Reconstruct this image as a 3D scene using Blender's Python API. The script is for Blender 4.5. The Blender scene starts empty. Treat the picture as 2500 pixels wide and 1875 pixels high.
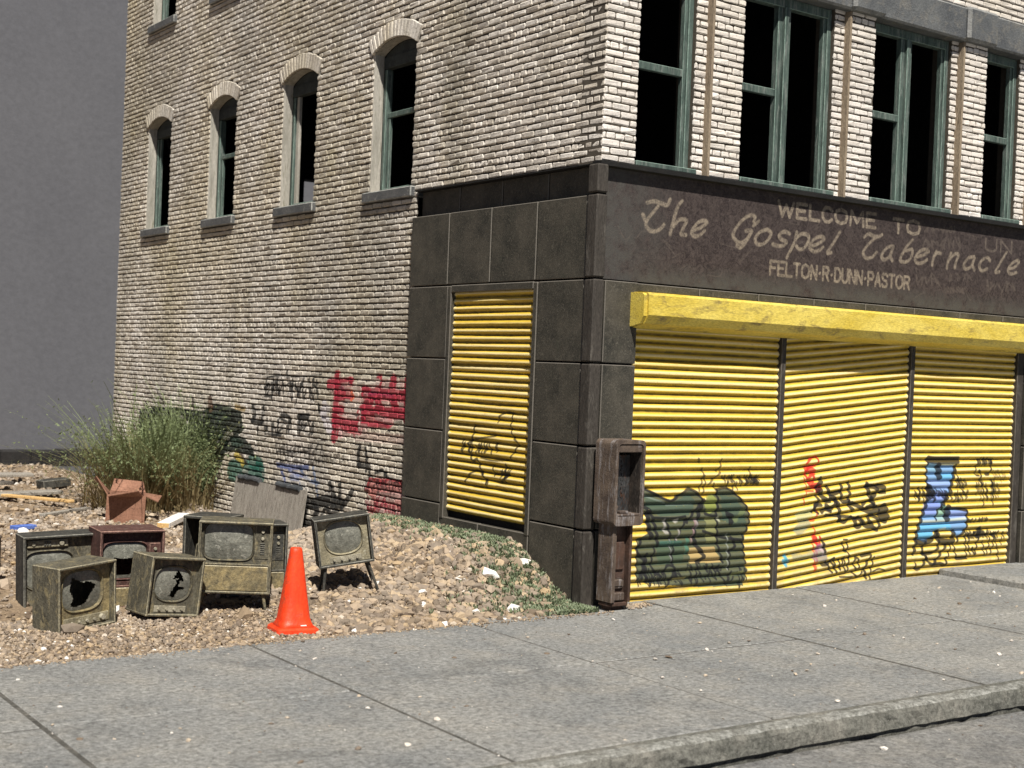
import bpy, math, random
import numpy as np
from mathutils import Matrix, Vector
random.seed(7); rng = np.random.default_rng(7)
sc = bpy.context.scene; col = sc.collection

# ------------------------------------------------------------------ camera
PW, PH = 2500.0, 1875.0
c0 = np.array([PW/2, PH/2]); va = np.array([-1134, 806.]); vb = np.array([5964, 1087.])
FPX = math.sqrt(-np.dot(va-c0, vb-c0))
ey = np.array([va[0]-c0[0], -(va[1]-c0[1]), -FPX]); ey /= np.linalg.norm(ey)
ex = np.array([vb[0]-c0[0], -(vb[1]-c0[1]), -FPX]); ex /= np.linalg.norm(ex)
RW = np.array([ex, ey, np.cross(ex, ey)])
def ray(p): return RW @ np.array([p[0]-c0[0], -(p[1]-c0[1]), -FPX])
EYE = np.array([-8.108, -10.09, 2.2])
def at(p, ax, val):                       # where the sight line of a photo point meets a plane of the place
    r = ray(p); return EYE + r*((val-EYE[ax])/r[ax])
cam_d = bpy.data.cameras.new('camera'); cam = bpy.data.objects.new('camera', cam_d); col.objects.link(cam)
cam_d.sensor_width = 36; cam_d.lens = FPX*36/PW; cam_d.clip_end = 400; cam_d.clip_start = .05
cam.matrix_world = Matrix.Translation(Vector(EYE)) @ Matrix(RW.tolist()).to_4x4()
cam_d.dof.use_dof = True; cam_d.dof.focus_distance = 13.0; cam_d.dof.aperture_fstop = 2.4
sc.camera = cam
# ------------------------------------------------------------------ light
LD = Vector((.30, .62, -.95)).normalized()        # the way the sunlight travels
w = bpy.data.worlds.new('World'); sc.world = w; w.use_nodes = True
nt = w.node_tree; bg = nt.nodes['Background']; sky = nt.nodes.new('ShaderNodeTexSky')
sky.sky_type = 'NISHITA'; sky.sun_disc = False
sky.sun_elevation = math.asin(-LD.z); sky.sun_rotation = math.atan2(-LD.x, -LD.y)
sky.air_density = .22; sky.dust_density = .25; sky.ozone_density = .3
nt.links.new(sky.outputs[0], bg.inputs[0]); bg.inputs[1].default_value = .05
sd = bpy.data.lights.new('sun', 'SUN'); sd.energy = 5.0; sd.angle = math.radians(1.1); sd.color = (1, .955, .88)
so = bpy.data.objects.new('sun', sd); col.objects.link(so); so.rotation_euler = LD.to_track_quat('-Z', 'Y').to_euler()
so.location = (-8, -12, 20)
sc.view_settings.view_transform = 'Standard'; sc.view_settings.look = 'None'
sc.view_settings.exposure = .44; sc.view_settings.gamma = 1
sc.cycles.max_bounces = 5; sc.cycles.diffuse_bounces = 2

# ------------------------------------------------------------------ node helpers
class G:
    def __init__(s, name):
        s.m = bpy.data.materials.new(name); s.m.use_nodes = True; s.t = s.m.node_tree; s.n = s.t.nodes; s.l = s.t.links
        s.b = s.n['Principled BSDF']; s.tc = s.n.new('ShaderNodeTexCoord').outputs['Object']
    def put(s, sock, v):
        if v is None: return
        if hasattr(v, 'is_linked') or isinstance(v, bpy.types.NodeSocket): s.l.new(v, sock)
        elif isinstance(v, (tuple, list)) and len(v) == 3 and sock.type == 'RGBA': sock.default_value = (*v, 1)
        else: sock.default_value = v
    def mapp(s, sc_=(1, 1, 1), src=None):
        m = s.n.new('ShaderNodeMapping'); m.inputs['Scale'].default_value = sc_; s.l.new(src or s.tc, m.inputs[0]); return m.outputs[0]
    def noise(s, scale, detail=4, rough=.6, vec=None, dist=0, out=0):
        n = s.n.new('ShaderNodeTexNoise'); n.inputs['Scale'].default_value = scale; n.inputs['Detail'].default_value = detail
        n.inputs['Roughness'].default_value = rough; n.inputs['Distortion'].default_value = dist
        s.l.new(vec if vec is not None else s.tc, n.inputs['Vector']); return n.outputs[out]
    def vor(s, scale, vec=None, out='Distance', feature='F1'):
        n = s.n.new('ShaderNodeTexVoronoi'); n.feature = feature; n.inputs['Scale'].default_value = scale
        s.l.new(vec if vec is not None else s.tc, n.inputs['Vector']); return n.outputs[out]
    def ramp(s, f, a, b, lo=0, hi=1):
        n = s.n.new('ShaderNodeMapRange'); n.inputs['From Min'].default_value = a; n.inputs['From Max'].default_value = b
        n.inputs['To Min'].default_value = lo; n.inputs['To Max'].default_value = hi; s.l.new(f, n.inputs[0]); return n.outputs[0]
    def mix(s, f, a, b, mode='MIX'):
        n = s.n.new('ShaderNodeMix'); n.data_type = 'RGBA'; n.blend_type = mode
        s.put(n.inputs[0], f); s.put(n.inputs[6], a); s.put(n.inputs[7], b); return n.outputs[2]
    def math(s, op, a, b=0):
        n = s.n.new('ShaderNodeMath'); n.operation = op; s.put(n.inputs[0], a); s.put(n.inputs[1], b); return n.outputs[0]
    def attr(s, name):
        n = s.n.new('ShaderNodeAttribute'); n.attribute_name = name; return n.outputs['Fac']
    def sep(s, src=None):
        n = s.n.new('ShaderNodeSeparateXYZ'); s.l.new(src or s.tc, n.inputs[0]); return n.outputs
    def image(s, img, u, v, L, H):         # flat mapping of a painted layer: u along the wall, v upwards
        n = s.n.new('ShaderNodeCombineXYZ'); s.put(n.inputs[0], s.math('DIVIDE', u, L)); s.put(n.inputs[1], s.math('DIVIDE', v, H))
        t = s.n.new('ShaderNodeTexImage'); t.image = img; t.extension = 'CLIP'; s.l.new(n.outputs[0], t.inputs[0]); return t.outputs
    def end(s, colr, rough=.85, bump=None, bd=.01, metal=0, spec=.3):
        s.put(s.b.inputs['Base Color'], colr); s.put(s.b.inputs['Roughness'], rough); s.put(s.b.inputs['Metallic'], metal)
        s.b.inputs['Specular IOR Level'].default_value = spec
        if bump is not None:
            n = s.n.new('ShaderNodeBump'); n.inputs['Distance'].default_value = bd; n.inputs['Strength'].default_value = 1
            s.l.new(bump, n.inputs['Height']); s.l.new(n.outputs[0], s.b.inputs['Normal'])
        return s.m
def weath(name, a, b, c=None, scale=4, st=(1, 1, 1), cth=(.55, .7), fine=60, fa=.35, rough=.8, bump=.004, metal=0, spec=.3, camt=1, ew=None):
    g = G(name); v = g.mapp(st)
    k = g.mix(g.ramp(g.noise(scale, 5, .65, v, .3), .35, .65), a, b)
    if c is not None: k = g.mix(g.ramp(g.noise(scale*2.3, 5, .7, v, .6), cth[0], cth[1], 0, camt), k, c)
    if ew: k = g.mix(g.math('MULTIPLY', g.attr('edge'), g.ramp(g.noise(9, 3, .7), .3, .6, .2, .85)), k, ew)
    f = g.noise(fine, 3, .7, v); k = g.mix(1, k, g.mix(g.ramp(f, .3, .7), (1-fa,)*3, (1+fa,)*3), 'MULTIPLY')
    return g.end(k, rough, g.math('ADD', f, g.noise(fine*.25, 4, .6, v)), bump, metal, spec)

# ------------------------------------------------------------------ mesh helpers
def prop(o, label=None, cat=None, group=None, kind=None):
    if label: o['label'] = label
    if cat: o['category'] = cat
    if group: o['group'] = group
    if kind: o['kind'] = kind
    return o
def thing(name, loc, label, cat, group=None, rot=(0, 0, 0)):
    o = bpy.data.objects.new(name, None); col.objects.link(o); o.location = loc; o.rotation_euler = rot
    o.empty_display_size = .1
    return prop(o, label, cat, group)
def mk(name, V, F, mats, parent=None, mi=None, attrs=None, smooth=False):
    me = bpy.data.meshes.new(name); V = np.asarray(V, float)
    me.from_pydata(V.tolist(), [], F if isinstance(F, list) else F.tolist())
    for m in (mats if isinstance(mats, (list, tuple)) else [mats]): me.materials.append(m)
    if mi is not None: me.polygons.foreach_set('material_index', np.asarray(mi, np.int32))
    for k, (dom, vals) in (attrs or {}).items():
        a = me.attributes.new(k, 'FLOAT', dom); a.data.foreach_set('value', np.asarray(vals, np.float32))
    if smooth: me.polygons.foreach_set('use_smooth', np.ones(len(me.polygons), bool))
    me.update(); o = bpy.data.objects.new(name, me); col.objects.link(o)
    if parent: o.parent = parent
    return o
# chamfered box template
_sg = [(x, y, z) for x in (-1, 1) for y in (-1, 1) for z in (-1, 1)]
_id = {(s, a): i*3+a for i, s in enumerate(_sg) for a in range(3)}
def _cf():
    fs = []; S = np.array([s for s in _sg for a in range(3)], float)
    A = np.array([[1 if j == a else .8 for j in range(3)] for s in _sg for a in range(3)]); P = S*A
    def add(ix):
        c = P[ix].mean(0); n = np.cross(P[ix[1]]-P[ix[0]], P[ix[2]]-P[ix[1]])
        fs.append(list(ix) if np.dot(n, c) > 0 else list(ix)[::-1])
    for a in range(3):
        b, c = [(1, 2), (0, 2), (0, 1)][a]
        for s in (-1, 1):
            q = []
            for (u, v) in ((-1, -1), (1, -1), (1, 1), (-1, 1)):
                t = [0]*3; t[a] = s; t[b] = u; t[c] = v; q.append(_id[tuple(t), a])
            add(q)
    for a, b in ((0, 1), (0, 2), (1, 2)):
        c = 3-a-b
        for s in (-1, 1):
            for u in (-1, 1):
                t = [0]*3; t[a] = s; t[b] = u; t[c] = -1; t1 = tuple(t); t[c] = 1; t2 = tuple(t)
                add([_id[t1, a], _id[t2, a], _id[t2, b], _id[t1, b]])
    for s in _sg: add([_id[s, 0], _id[s, 1], _id[s, 2]])
    return fs, S, np.array([[0 if j == a else 1 for j in range(3)] for s in _sg for a in range(3)], float)
CF, CS, CN = _cf()
def many_boxes(C, H, ch):
    C = np.asarray(C, float); H = np.asarray(H, float); ch = np.broadcast_to(np.asarray(ch, float), (len(C),))
    V = C[:, None, :] + CS[None]*(H[:, None, :] - CN[None]*ch[:, None, None])
    F = []
    for i in range(len(C)):
        o = i*24; F += [[k+o for k in f] for f in CF]
    return V.reshape(-1, 3), F
class MB:
    def __init__(s): s.V = []; s.F = []; s.M = []; s.E = []
    def add(s, V, F, M=None, mi=0, e=None):
        s.E += e if e is not None else [0]*len(F)
        o = len(s.V)
        for v in V:
            v = Vector(v); s.V.append(tuple(M @ v) if M is not None else tuple(v))
        s.F += [[k+o for k in f] for f in F]; s.M += [mi]*len(F); return s
    def box(s, x0, x1, y0, y1, z0, z1, ch=.004, M=None, mi=0):
        V, F = many_boxes([((x0+x1)/2, (y0+y1)/2, (z0+z1)/2)], [(abs(x1-x0)/2, abs(y1-y0)/2, abs(z1-z0)/2)], ch)
        return s.add(V, F, M, mi, [0]*6+[1]*20)
    def tube(s, p, q, r0, r1=None, n=12, cap=True, mi=0):
        r1 = r0 if r1 is None else r1; p = Vector(p); q = Vector(q); d = (q-p).normalized()
        a = d.orthogonal().normalized(); b = d.cross(a); V = []; F = []
        for c, r in ((p, r0), (q, r1)):
            for i in range(n): t = 2*math.pi*i/n; V.append(c+(a*math.cos(t)+b*math.sin(t))*r)
        for i in range(n): j = (i+1) % n; F.append([i, j, n+j, n+i])
        if cap: F += [list(range(n))[::-1], list(range(n, 2*n))]
        return s.add(V, F, None, mi)
    def prism(s, P, a0, a1, axis=1, mi=0, M=None):     # polygon P swept along an axis
        n = len(P); V = []
        for a in (a0, a1):
            for (u, v) in P:
                V.append({0: (a, u, v), 1: (u, a, v), 2: (u, v, a)}[axis])
        F = [[i, (i+1) % n, n+(i+1) % n, n+i] for i in range(n)] + [list(range(n))[::-1], list(range(n, 2*n))]
        return s.add(V, F, M, mi)
    def build(s, name, mats, parent=None, smooth=False): return mk(name, s.V, s.F, mats, parent, s.M, {'edge': ('FACE', s.E)}, smooth=smooth)

# ------------------------------------------------------------------ painted layers (lettering and graffiti), drawn stroke by stroke
class Canvas:
    def __init__(s, L, H, ppm, ax):
        s.L, s.H, s.p, s.ax = L, H, ppm, ax; s.w, s.h = int(L*ppm), int(H*ppm)
        s.c = np.zeros((s.h, s.w, 3)); s.a = np.zeros((s.h, s.w))
    def uv(s, pts, K):
        if K is None: return np.array(pts, float)
        ox, oy, k = K; out = []
        for (x, y) in pts:
            P = at((ox+x*k, oy+y*k), s.ax, 0.0); out.append((P[1-s.ax], P[2]))
        return np.array(out)
    def blend(s, y0, y1, x0, x1, m, c):
        m = m[..., None]; a0 = s.a[y0:y1, x0:x1, None]
        tot = m+a0*(1-m); s.c[y0:y1, x0:x1] = np.where(tot > 1e-4, (np.array(c)*m+s.c[y0:y1, x0:x1]*a0*(1-m))/np.maximum(tot, 1e-4), np.array(c))
        s.a[y0:y1, x0:x1] = tot[..., 0]
    def stroke(s, pts, wd, c, K=None, al=.92, soft=.006, smooth=True, nib=0):
        if K is not None and c == BLK: wd = wd*1.25+.004
        elif c == SBK: wd = wd*1.0+.008
        P = s.uv(pts, K)
        if smooth and len(P) > 2:
            Q = [P[0]]; E = np.vstack([2*P[0]-P[1], P, 2*P[-1]-P[-2]])
            for i in range(1, len(E)-2):
                for t in np.linspace(.2, 1, 5):
                    a, b, d, e = E[i-1], E[i], E[i+1], E[i+2]
                    Q.append(.5*((2*b)+(-a+d)*t+(2*a-5*b+4*d-e)*t*t+(-a+3*b-3*d+e)*t**3))
            P = np.array(Q)
        r = wd/2; pad = r+soft*2
        x0 = max(0, int((P[:, 0].min()-pad)*s.p)); x1 = min(s.w, int((P[:, 0].max()+pad)*s.p)+2)
        y0 = max(0, int((P[:, 1].min()-pad)*s.p)); y1 = min(s.h, int((P[:, 1].max()+pad)*s.p)+2)
        if x1 <= x0 or y1 <= y0: return
        X, Y = np.meshgrid((np.arange(x0, x1)+.5)/s.p, (np.arange(y0, y1)+.5)/s.p); D = np.full(X.shape, 9.)
        for a, b in zip(P[:-1], P[1:]):
            d = b-a; L2 = max(d@d, 1e-9); t = np.clip(((X-a[0])*d[0]+(Y-a[1])*d[1])/L2, 0, 1)
            rr = 0
            if nib: ang = abs(math.sin(math.atan2(d[1], d[0])-math.radians(40))); rr = nib*(1-ang)
            D = np.minimum(D, np.hypot(X-a[0]-t*d[0], Y-a[1]-t*d[1])+rr)
        s.blend(y0, y1, x0, x1, np.clip((r-D)/soft+.5, 0, 1)*al, c)
    def fill(s, pts, c, K=None, al=.9):
        P = s.uv(pts, K); x0 = max(0, int(P[:, 0].min()*s.p)); x1 = min(s.w, int(P[:, 0].max()*s.p)+2)
        y0 = max(0, int(P[:, 1].min()*s.p)); y1 = min(s.h, int(P[:, 1].max()*s.p)+2)
        X, Y = np.meshgrid((np.arange(x0, x1)+.5)/s.p, (np.arange(y0, y1)+.5)/s.p); I = np.zeros(X.shape, bool)
        for a, b in zip(P, np.roll(P, -1, 0)):
            if abs(a[1]-b[1]) < 1e-9: continue
            I ^= ((a[1] > Y) != (b[1] > Y)) & (X < (b[0]-a[0])*(Y-a[1])/(b[1]-a[1])+a[0])
        s.blend(y0, y1, x0, x1, I*al, c)
    def tag(s, box, n, wd, c, K=None, al=.85, seed=1, amp=1.0):     # a hurried, unreadable spray tag inside a box
        q = random.Random(seed); x0, y0, x1, y1 = box
        for i in range(n):
            cx = x0+(x1-x0)*(i+.5)/n; ww = (x1-x0)/n; k = q.randint(4, 6)
            s.stroke([(cx+q.uniform(-.6, .6)*ww, y0+(y1-y0)*(q.uniform(0, .35) if j % 2 else q.uniform(.6, 1))*amp) for j in range(k)], wd, c, K, al)
    FONT = {'F': [[(0, 0), (0, 1), (1, 1)], [(0, .52), (.8, .52)]], 'E': [[(1, 0), (0, 0), (0, 1), (1, 1)], [(0, .52), (.8, .52)]], 'L': [[(0, 1), (0, 0), (1, 0)]],
            'T': [[(0, 1), (1, 1)], [(.5, 1), (.5, 0)]], 'O': [[(.5, 1), (.1, .85), (0, .5), (.1, .15), (.5, 0), (.9, .15), (1, .5), (.9, .85), (.5, 1)]],
            'N': [[(0, 0), (0, 1), (1, 0), (1, 1)]], 'R': [[(0, 0), (0, 1), (.8, 1), (1, .78), (.8, .52), (0, .52)], [(.5, .52), (1, 0)]],
            'D': [[(0, 0), (0, 1), (.6, 1), (1, .75), (1, .25), (.6, 0), (0, 0)]], 'U': [[(0, 1), (0, .2), (.3, 0), (.7, 0), (1, .2), (1, 1)]],
            'P': [[(0, 0), (0, 1), (.8, 1), (1, .75), (.8, .48), (0, .48)]], 'A': [[(0, 0), (.5, 1), (1, 0)], [(.2, .35), (.8, .35)]],
            'S': [[(1, .85), (.7, 1), (.2, 1), (0, .78), (.2, .55), (.8, .45), (1, .22), (.8, 0), (.2, 0), (0, .15)]], 'W': [[(0, 1), (.25, 0), (.5, .8), (.75, 0), (1, 1)]],
            'C': [[(1, .82), (.7, 1), (.3, 1), (0, .7), (0, .3), (.3, 0), (.7, 0), (1, .18)]], 'M': [[(0, 0), (.08, 1), (.5, .2), (.92, 1), (1, 0)]], '.': [[(.4, .45), (.6, .5)]]}
    WID = {'W': 1.25, 'M': 1.2, '.': .35, ' ': .8, 'O': 1.05}
    def text(s, t, a, b, h, wd, c, K=None, al=.85):                  # block capitals from baseline point a to b
        A, B = s.uv([a, b], K); tot = sum(s.WID.get(ch, .8)+.3 for ch in t)-.3; x = A[0]; u = (B[0]-A[0])/tot
        for ch in t:
            wch = s.WID.get(ch, .8)*u; z = A[1]+(B[1]-A[1])*(x-A[0])/(B[0]-A[0])
            for st in s.FONT.get(ch, []): s.stroke([(x+px*wch, z+py*h) for px, py in st], wd, c, None, al, smooth=False)
            x += wch+.3*u
    def image(s, name):
        im = bpy.data.images.new(name, s.w, s.h, alpha=True, float_buffer=True); im.colorspace_settings.name = 'Non-Color'; im.alpha_mode = 'CHANNEL_PACKED'
        px = np.ones((s.h, s.w, 4), np.float32); px[..., :3] = s.c; px[..., 3] = s.a
        im.pixels.foreach_set(px.ravel()); im.update(); im.pack(); return im
BLK = (.012, .011, .011); SBK = (.012, .013, .014); BK1 = (.013, .013, .015); RED = (.42, .012, .02); CRM = (.31, .255, .19)
FC = Canvas(7.2, 4.2, 170, 1); SC = Canvas(13.2, 2.7, 130, 0)
# sign lettering
KA = (1560, 460, .22604); KB = (2000, 500, .22604)
for K, L in ((KA, [[(120,150),(200,135),(290,165),(340,175),(370,115)], [(240,190),(190,250),(120,340),(112,400),(150,450),(210,460),(270,430),(305,385)], [(75,280),(100,335)],
    [(500,130),(450,200),(410,330),(370,490)], [(405,410),(470,335),(545,345),(515,420),(490,490),(540,500)],
    [(625,450),(700,420),(765,370),(740,345),(680,360),(620,430),(605,480),(640,515),(700,495),(745,450)],
    [(1275,355),(1285,300),(1230,290),(1150,340),(1080,430),(1050,500),(1080,560),(1140,585),(1200,540),(1250,460),(1190,455)], [(1230,500),(1180,590),(1130,635),(1095,615)], [(1330,350),(1270,400)],
    [(1420,440),(1340,470),(1290,540),(1310,595),(1370,600),(1430,550),(1460,480),(1420,440)],
    [(1660,485),(1600,465),(1550,500),(1570,545),(1625,575),(1600,612),(1540,620),(1480,600)],
    [(1740,470),(1720,560),(1680,650),(1630,745)], [(1730,540),(1790,490),(1860,505),(1862,570),(1820,640),(1770,655),(1735,620)],
    [(1900,620),(1960,600),(2030,550),(2010,520),(1950,530),(1890,590),(1880,640),(1930,680),(1990,660),(2025,630)]]),
   (KB, [[(260,290),(200,390),(125,510),(165,515)], [(520,345),(570,312),(620,335),(680,340),(715,320)], [(650,350),(590,400),(530,470),(510,530),(550,575),(610,560),(655,510)],
    [(830,445),(770,460),(710,540),(730,590),(790,560),(835,450),(805,555),(825,600)], [(1045,375),(980,450),(910,580),(940,615),(1000,600),(1040,530),(1035,480),(975,495)],
    [(1090,560),(1160,540),(1215,500),(1170,480),(1110,510),(1070,580),(1090,625),(1150,625),(1200,590)], [(1300,500),(1270,570),(1255,650)], [(1270,560),(1310,520),(1350,522)],
    [(1460,520),(1430,600),(1415,685)], [(1440,590),(1500,530),(1540,540),(1510,620),(1500,680)], [(1710,560),(1650,570),(1600,640),(1610,690),(1670,670),(1715,570),(1690,650),(1710,700)],
    [(1880,600),(1850,570),(1790,600),(1765,660),(1790,710),(1850,690)], [(2060,510),(2000,610),(1940,720),(1980,722)], [(2090,690),(2150,670),(2190,620),(2170,600),(2110,640),(2075,700),(2100,745),(2165,730)]])):
    for s_ in L: FC.stroke(s_, .046, CRM, K, .85, .012, nib=.007)
FC.text('WELCOME', *FC.uv([(1540, 290)], KA), *FC.uv([(640, 245)], KB), .150, .038, CRM, None, .92)
FC.text('TO', *FC.uv([(835, 292)], KB), *FC.uv([(1120, 318)], KB), .150, .038, CRM, None, .92)
FC.text('FELTON.R.DUNN.PASTOR', *FC.uv([(1450, 925)], KA), *FC.uv([(1005, 912)], KB), .140, .031, CRM, None, .88)
GH = (.16, .13, .105)
FC.text('UN', *FC.uv([(1830, 490)], KB), *FC.uv([(2110, 520)], KB), .14, .028, GH, None, .8)
for bx, n, sd_ in (((1110, 350, 1560, 480), 6, 3), ((1180, 230, 1540, 300), 5, 4), ((1080, 740, 1330, 900), 3, 5), ((1440, 740, 1680, 830), 4, 8), ((1380, 880, 1600, 960), 3, 9), ((1850, 800, 2150, 980), 4, 19)):
    FC.tag(bx, n, .022, GH, KB, .4, sd_)
for i in range(26):
    xx = random.uniform(.3, 6.8); zz = random.uniform(3.15, 4.0)
    FC.stroke([(xx, zz), (xx+random.uniform(-.12, .12), zz+random.uniform(-.08, .08)), (xx+random.uniform(-.2, .2), zz+random.uniform(-.1, .1))], .012, GH, None, .35)
# shutter one: dark green piece
K = (1350, 1000, .30136); DG = (.026, .052, .042)
FC.fill([(740,650),(770,640),(975,740),(1140,650),(1220,700),(1245,745),(1290,700),(1345,690),(1350,655),(1430,640),(1520,690),(1600,790),(1622,870),(1605,960),(1570,1050),(1580,1250),(1600,1300),(1560,1430),(1200,1445),(850,1420),(700,1400),(710,1050),(800,1000),(770,860),(740,800)], DG, K, .9)
FC.fill([(760,680),(960,770),(1130,690),(1180,760),(1130,860),(900,870),(780,800)], (.042, .082, .064), K, .6)
FC.fill([(1380,700),(1500,710),(1580,830),(1590,940),(1500,960),(1400,900)], (.042, .08, .062), K, .6)
FC.fill([(1260,710),(1320,690),(1350,740),(1340,830),(1290,850),(1255,800)], (.22, .25, .06), K, .85)
FC.fill([(1260,880),(1340,880),(1350,1080),(1270,1090)], (.25, .25, .10), K, .6)
FC.fill([(1130,1125),(1330,1115),(1390,1240),(1140,1255)], (.42, .30, .12), K, .85)
FC.fill([(850,1080),(1100,1060),(1080,1250),(880,1260)], (.05, .09, .055), K, .6)
for p, wd in (([(760,640),(860,690),(975,742),(1060,690),(1140,648),(1230,730),(1180,820),(1110,920)], .035), ([(745,780),(810,830),(850,940),(875,1110)], .05), ([(790,840),(800,960),(820,1040)], .07),
    ([(850,880),(1000,885),(1100,870)], .03), ([(940,890),(970,1000),(985,1200),(1000,1260)], .035), ([(1110,890),(1050,1000),(1010,1100),(990,1220)], .03), ([(1345,650),(1360,760),(1340,860),(1260,850)], .035),
    ([(1350,650),(1430,640),(1510,690),(1590,780),(1620,870),(1600,960),(1560,1040),(1585,1250)], .03), ([(1240,740),(1200,880),(1170,1000),(1190,1100),(1250,1190),(1200,1240)], .06), ([(1350,860),(1350,1000),(1360,1100),(1400,1240)], .035),
    ([(1440,850),(1480,880),(1460,920)], .07), ([(1240,990),(1400,1040),(1560,1060)], .035), ([(1470,1040),(1500,1100),(1450,1160)], .04), ([(740,1060),(700,1160),(760,1230),(740,1330)], .04),
    ([(780,1180),(770,1280),(780,1400)], .05), ([(850,1120),(820,1280),(900,1360)], .03), ([(910,1340),(950,1270),(1010,1290),(1020,1400)], .03), ([(705,1060),(700,1400)], .02), ([(1460,1160),(1450,1300)], .025)):
    FC.stroke(p, wd*.85, BK1, K, .92)
FC.tag((860, 1270, 1590, 1450), 9, .018, BK1, K, .9, 11); FC.tag((1100, 1250, 1400, 1330), 5, .014, BK1, K, .9, 12); FC.tag((700, 1290, 900, 1440), 4, .018, BK1, K, .9, 13)
for p in ([(1200,400),(1215,430)], [(1390,405),(1380,460),(1350,500)], [(1230,480),(1240,540),(1205,660)], [(1250,540),(1255,600),(1235,680)], [(1280,610),(1330,560),(1380,510)], [(1325,600),(1335,650)], [(1620,470),(1625,560)],
          [(1480,560),(1500,600),(1480,650)], [(1515,590),(1520,650)], [(1550,570),(1560,620)], [(1440,590),(1440,640)]): FC.stroke(p, .016, BLK, K, .75)
FC.tag((1390, 530, 1700, 600), 7, .013, BLK, K, .75, 14); FC.tag((1600, 560, 1690, 610), 3, .03, BLK, K, .9, 15)
for p, wd, c in (([(760,700),(930,760)], .012, (.2, .24, .2)), ([(950,780),(1160,770)], .012, (.16, .2, .17)), ([(935,900),(930,990),(950,1000)], .03, (.35, .33, .3)), ([(1020,910),(1040,900)], .035, (.4, .38, .34)), ([(1360,880),(1370,900)], .03, (.4, .4, .3)), ([(1190,900),(1190,960)], .03, (.3, .26, .24)),
    ([(1050,980),(1030,1060)], .02, (.3, .28, .25)), ([(1440,1010),(1440,1300)], .012, (.3, .32, .28)), ([(1180,900),(1150,1080)], .02, (.3, .2, .2)), ([(975,1060),(985,1240)], .012, (.3, .32, .28)), ([(1120,1060),(1110,1160)], .05, (.06, .16, .11)), ([(900,1090),(1060,1090)], .05, (.05, .13, .1)), ([(1500,900),(1580,820)], .05, (.13, .16, .07)), ([(1480,1340),(1560,1320)], .03, (.25, .26, .1)), ([(1100,1370),(1000,1380)], .02, (.5, .42, .15))): FC.stroke(p, wd, c, K, .8, .015)
# shutter two
K = (1880, 1080, .2231)
for p, wd, al in (([(430,240),(490,180),(540,160),(565,200),(550,250),(490,270),(450,290),(430,330)], .028, .9), ([(420,320),(440,400),(500,360),(520,430),(460,450),(520,500),(590,500)], .035, .9), ([(430,300),(480,300),(520,330)], .07, .85),
    ([(400,390),(430,470),(435,560),(410,640),(420,690)], .018, .8), ([(500,480),(560,470),(600,500),(560,540)], .05, .9), ([(520,540),(450,540)], .02, .8), ([(510,930),(515,1000),(500,1100),(515,1200),(520,1420)], .022, .8),
    ([(520,1010),(545,1100),(560,1160),(585,1080),(570,1040)], .03, .9), ([(540,1190),(545,1300),(530,1400)], .03, .7), ([(480,860),(520,850),(560,760)], .03, .7), ([(500,1050),(560,1130)], .05, .85)):
    FC.stroke(p, wd, (.62, .02, .015), K, al)
for p, wd, c, al in (([(470,770),(390,800),(350,820)], .10, (.33, .38, .22), .6), ([(430,900),(340,960)], .12, (.16, .22, .19), .6), ([(300,1260),(400,1260),(490,1230)], .07, (.15, .2, .17), .55), ([(540,1250),(620,1250)], .12, (.16, .16, .2), .7),
    ([(560,1160),(620,1150)], .08, (.25, .15, .25), .7), ([(205,1250),(212,1350)], .05, (.05, .3, .42), .9), ([(175,1300),(240,1310)], .04, (.05, .3, .42), .9), ([(590,1150),(610,1200),(620,1230)], .04, (.5, .4, .4), .6)):
    FC.stroke(p, wd, c, K, al, .02)
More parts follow.
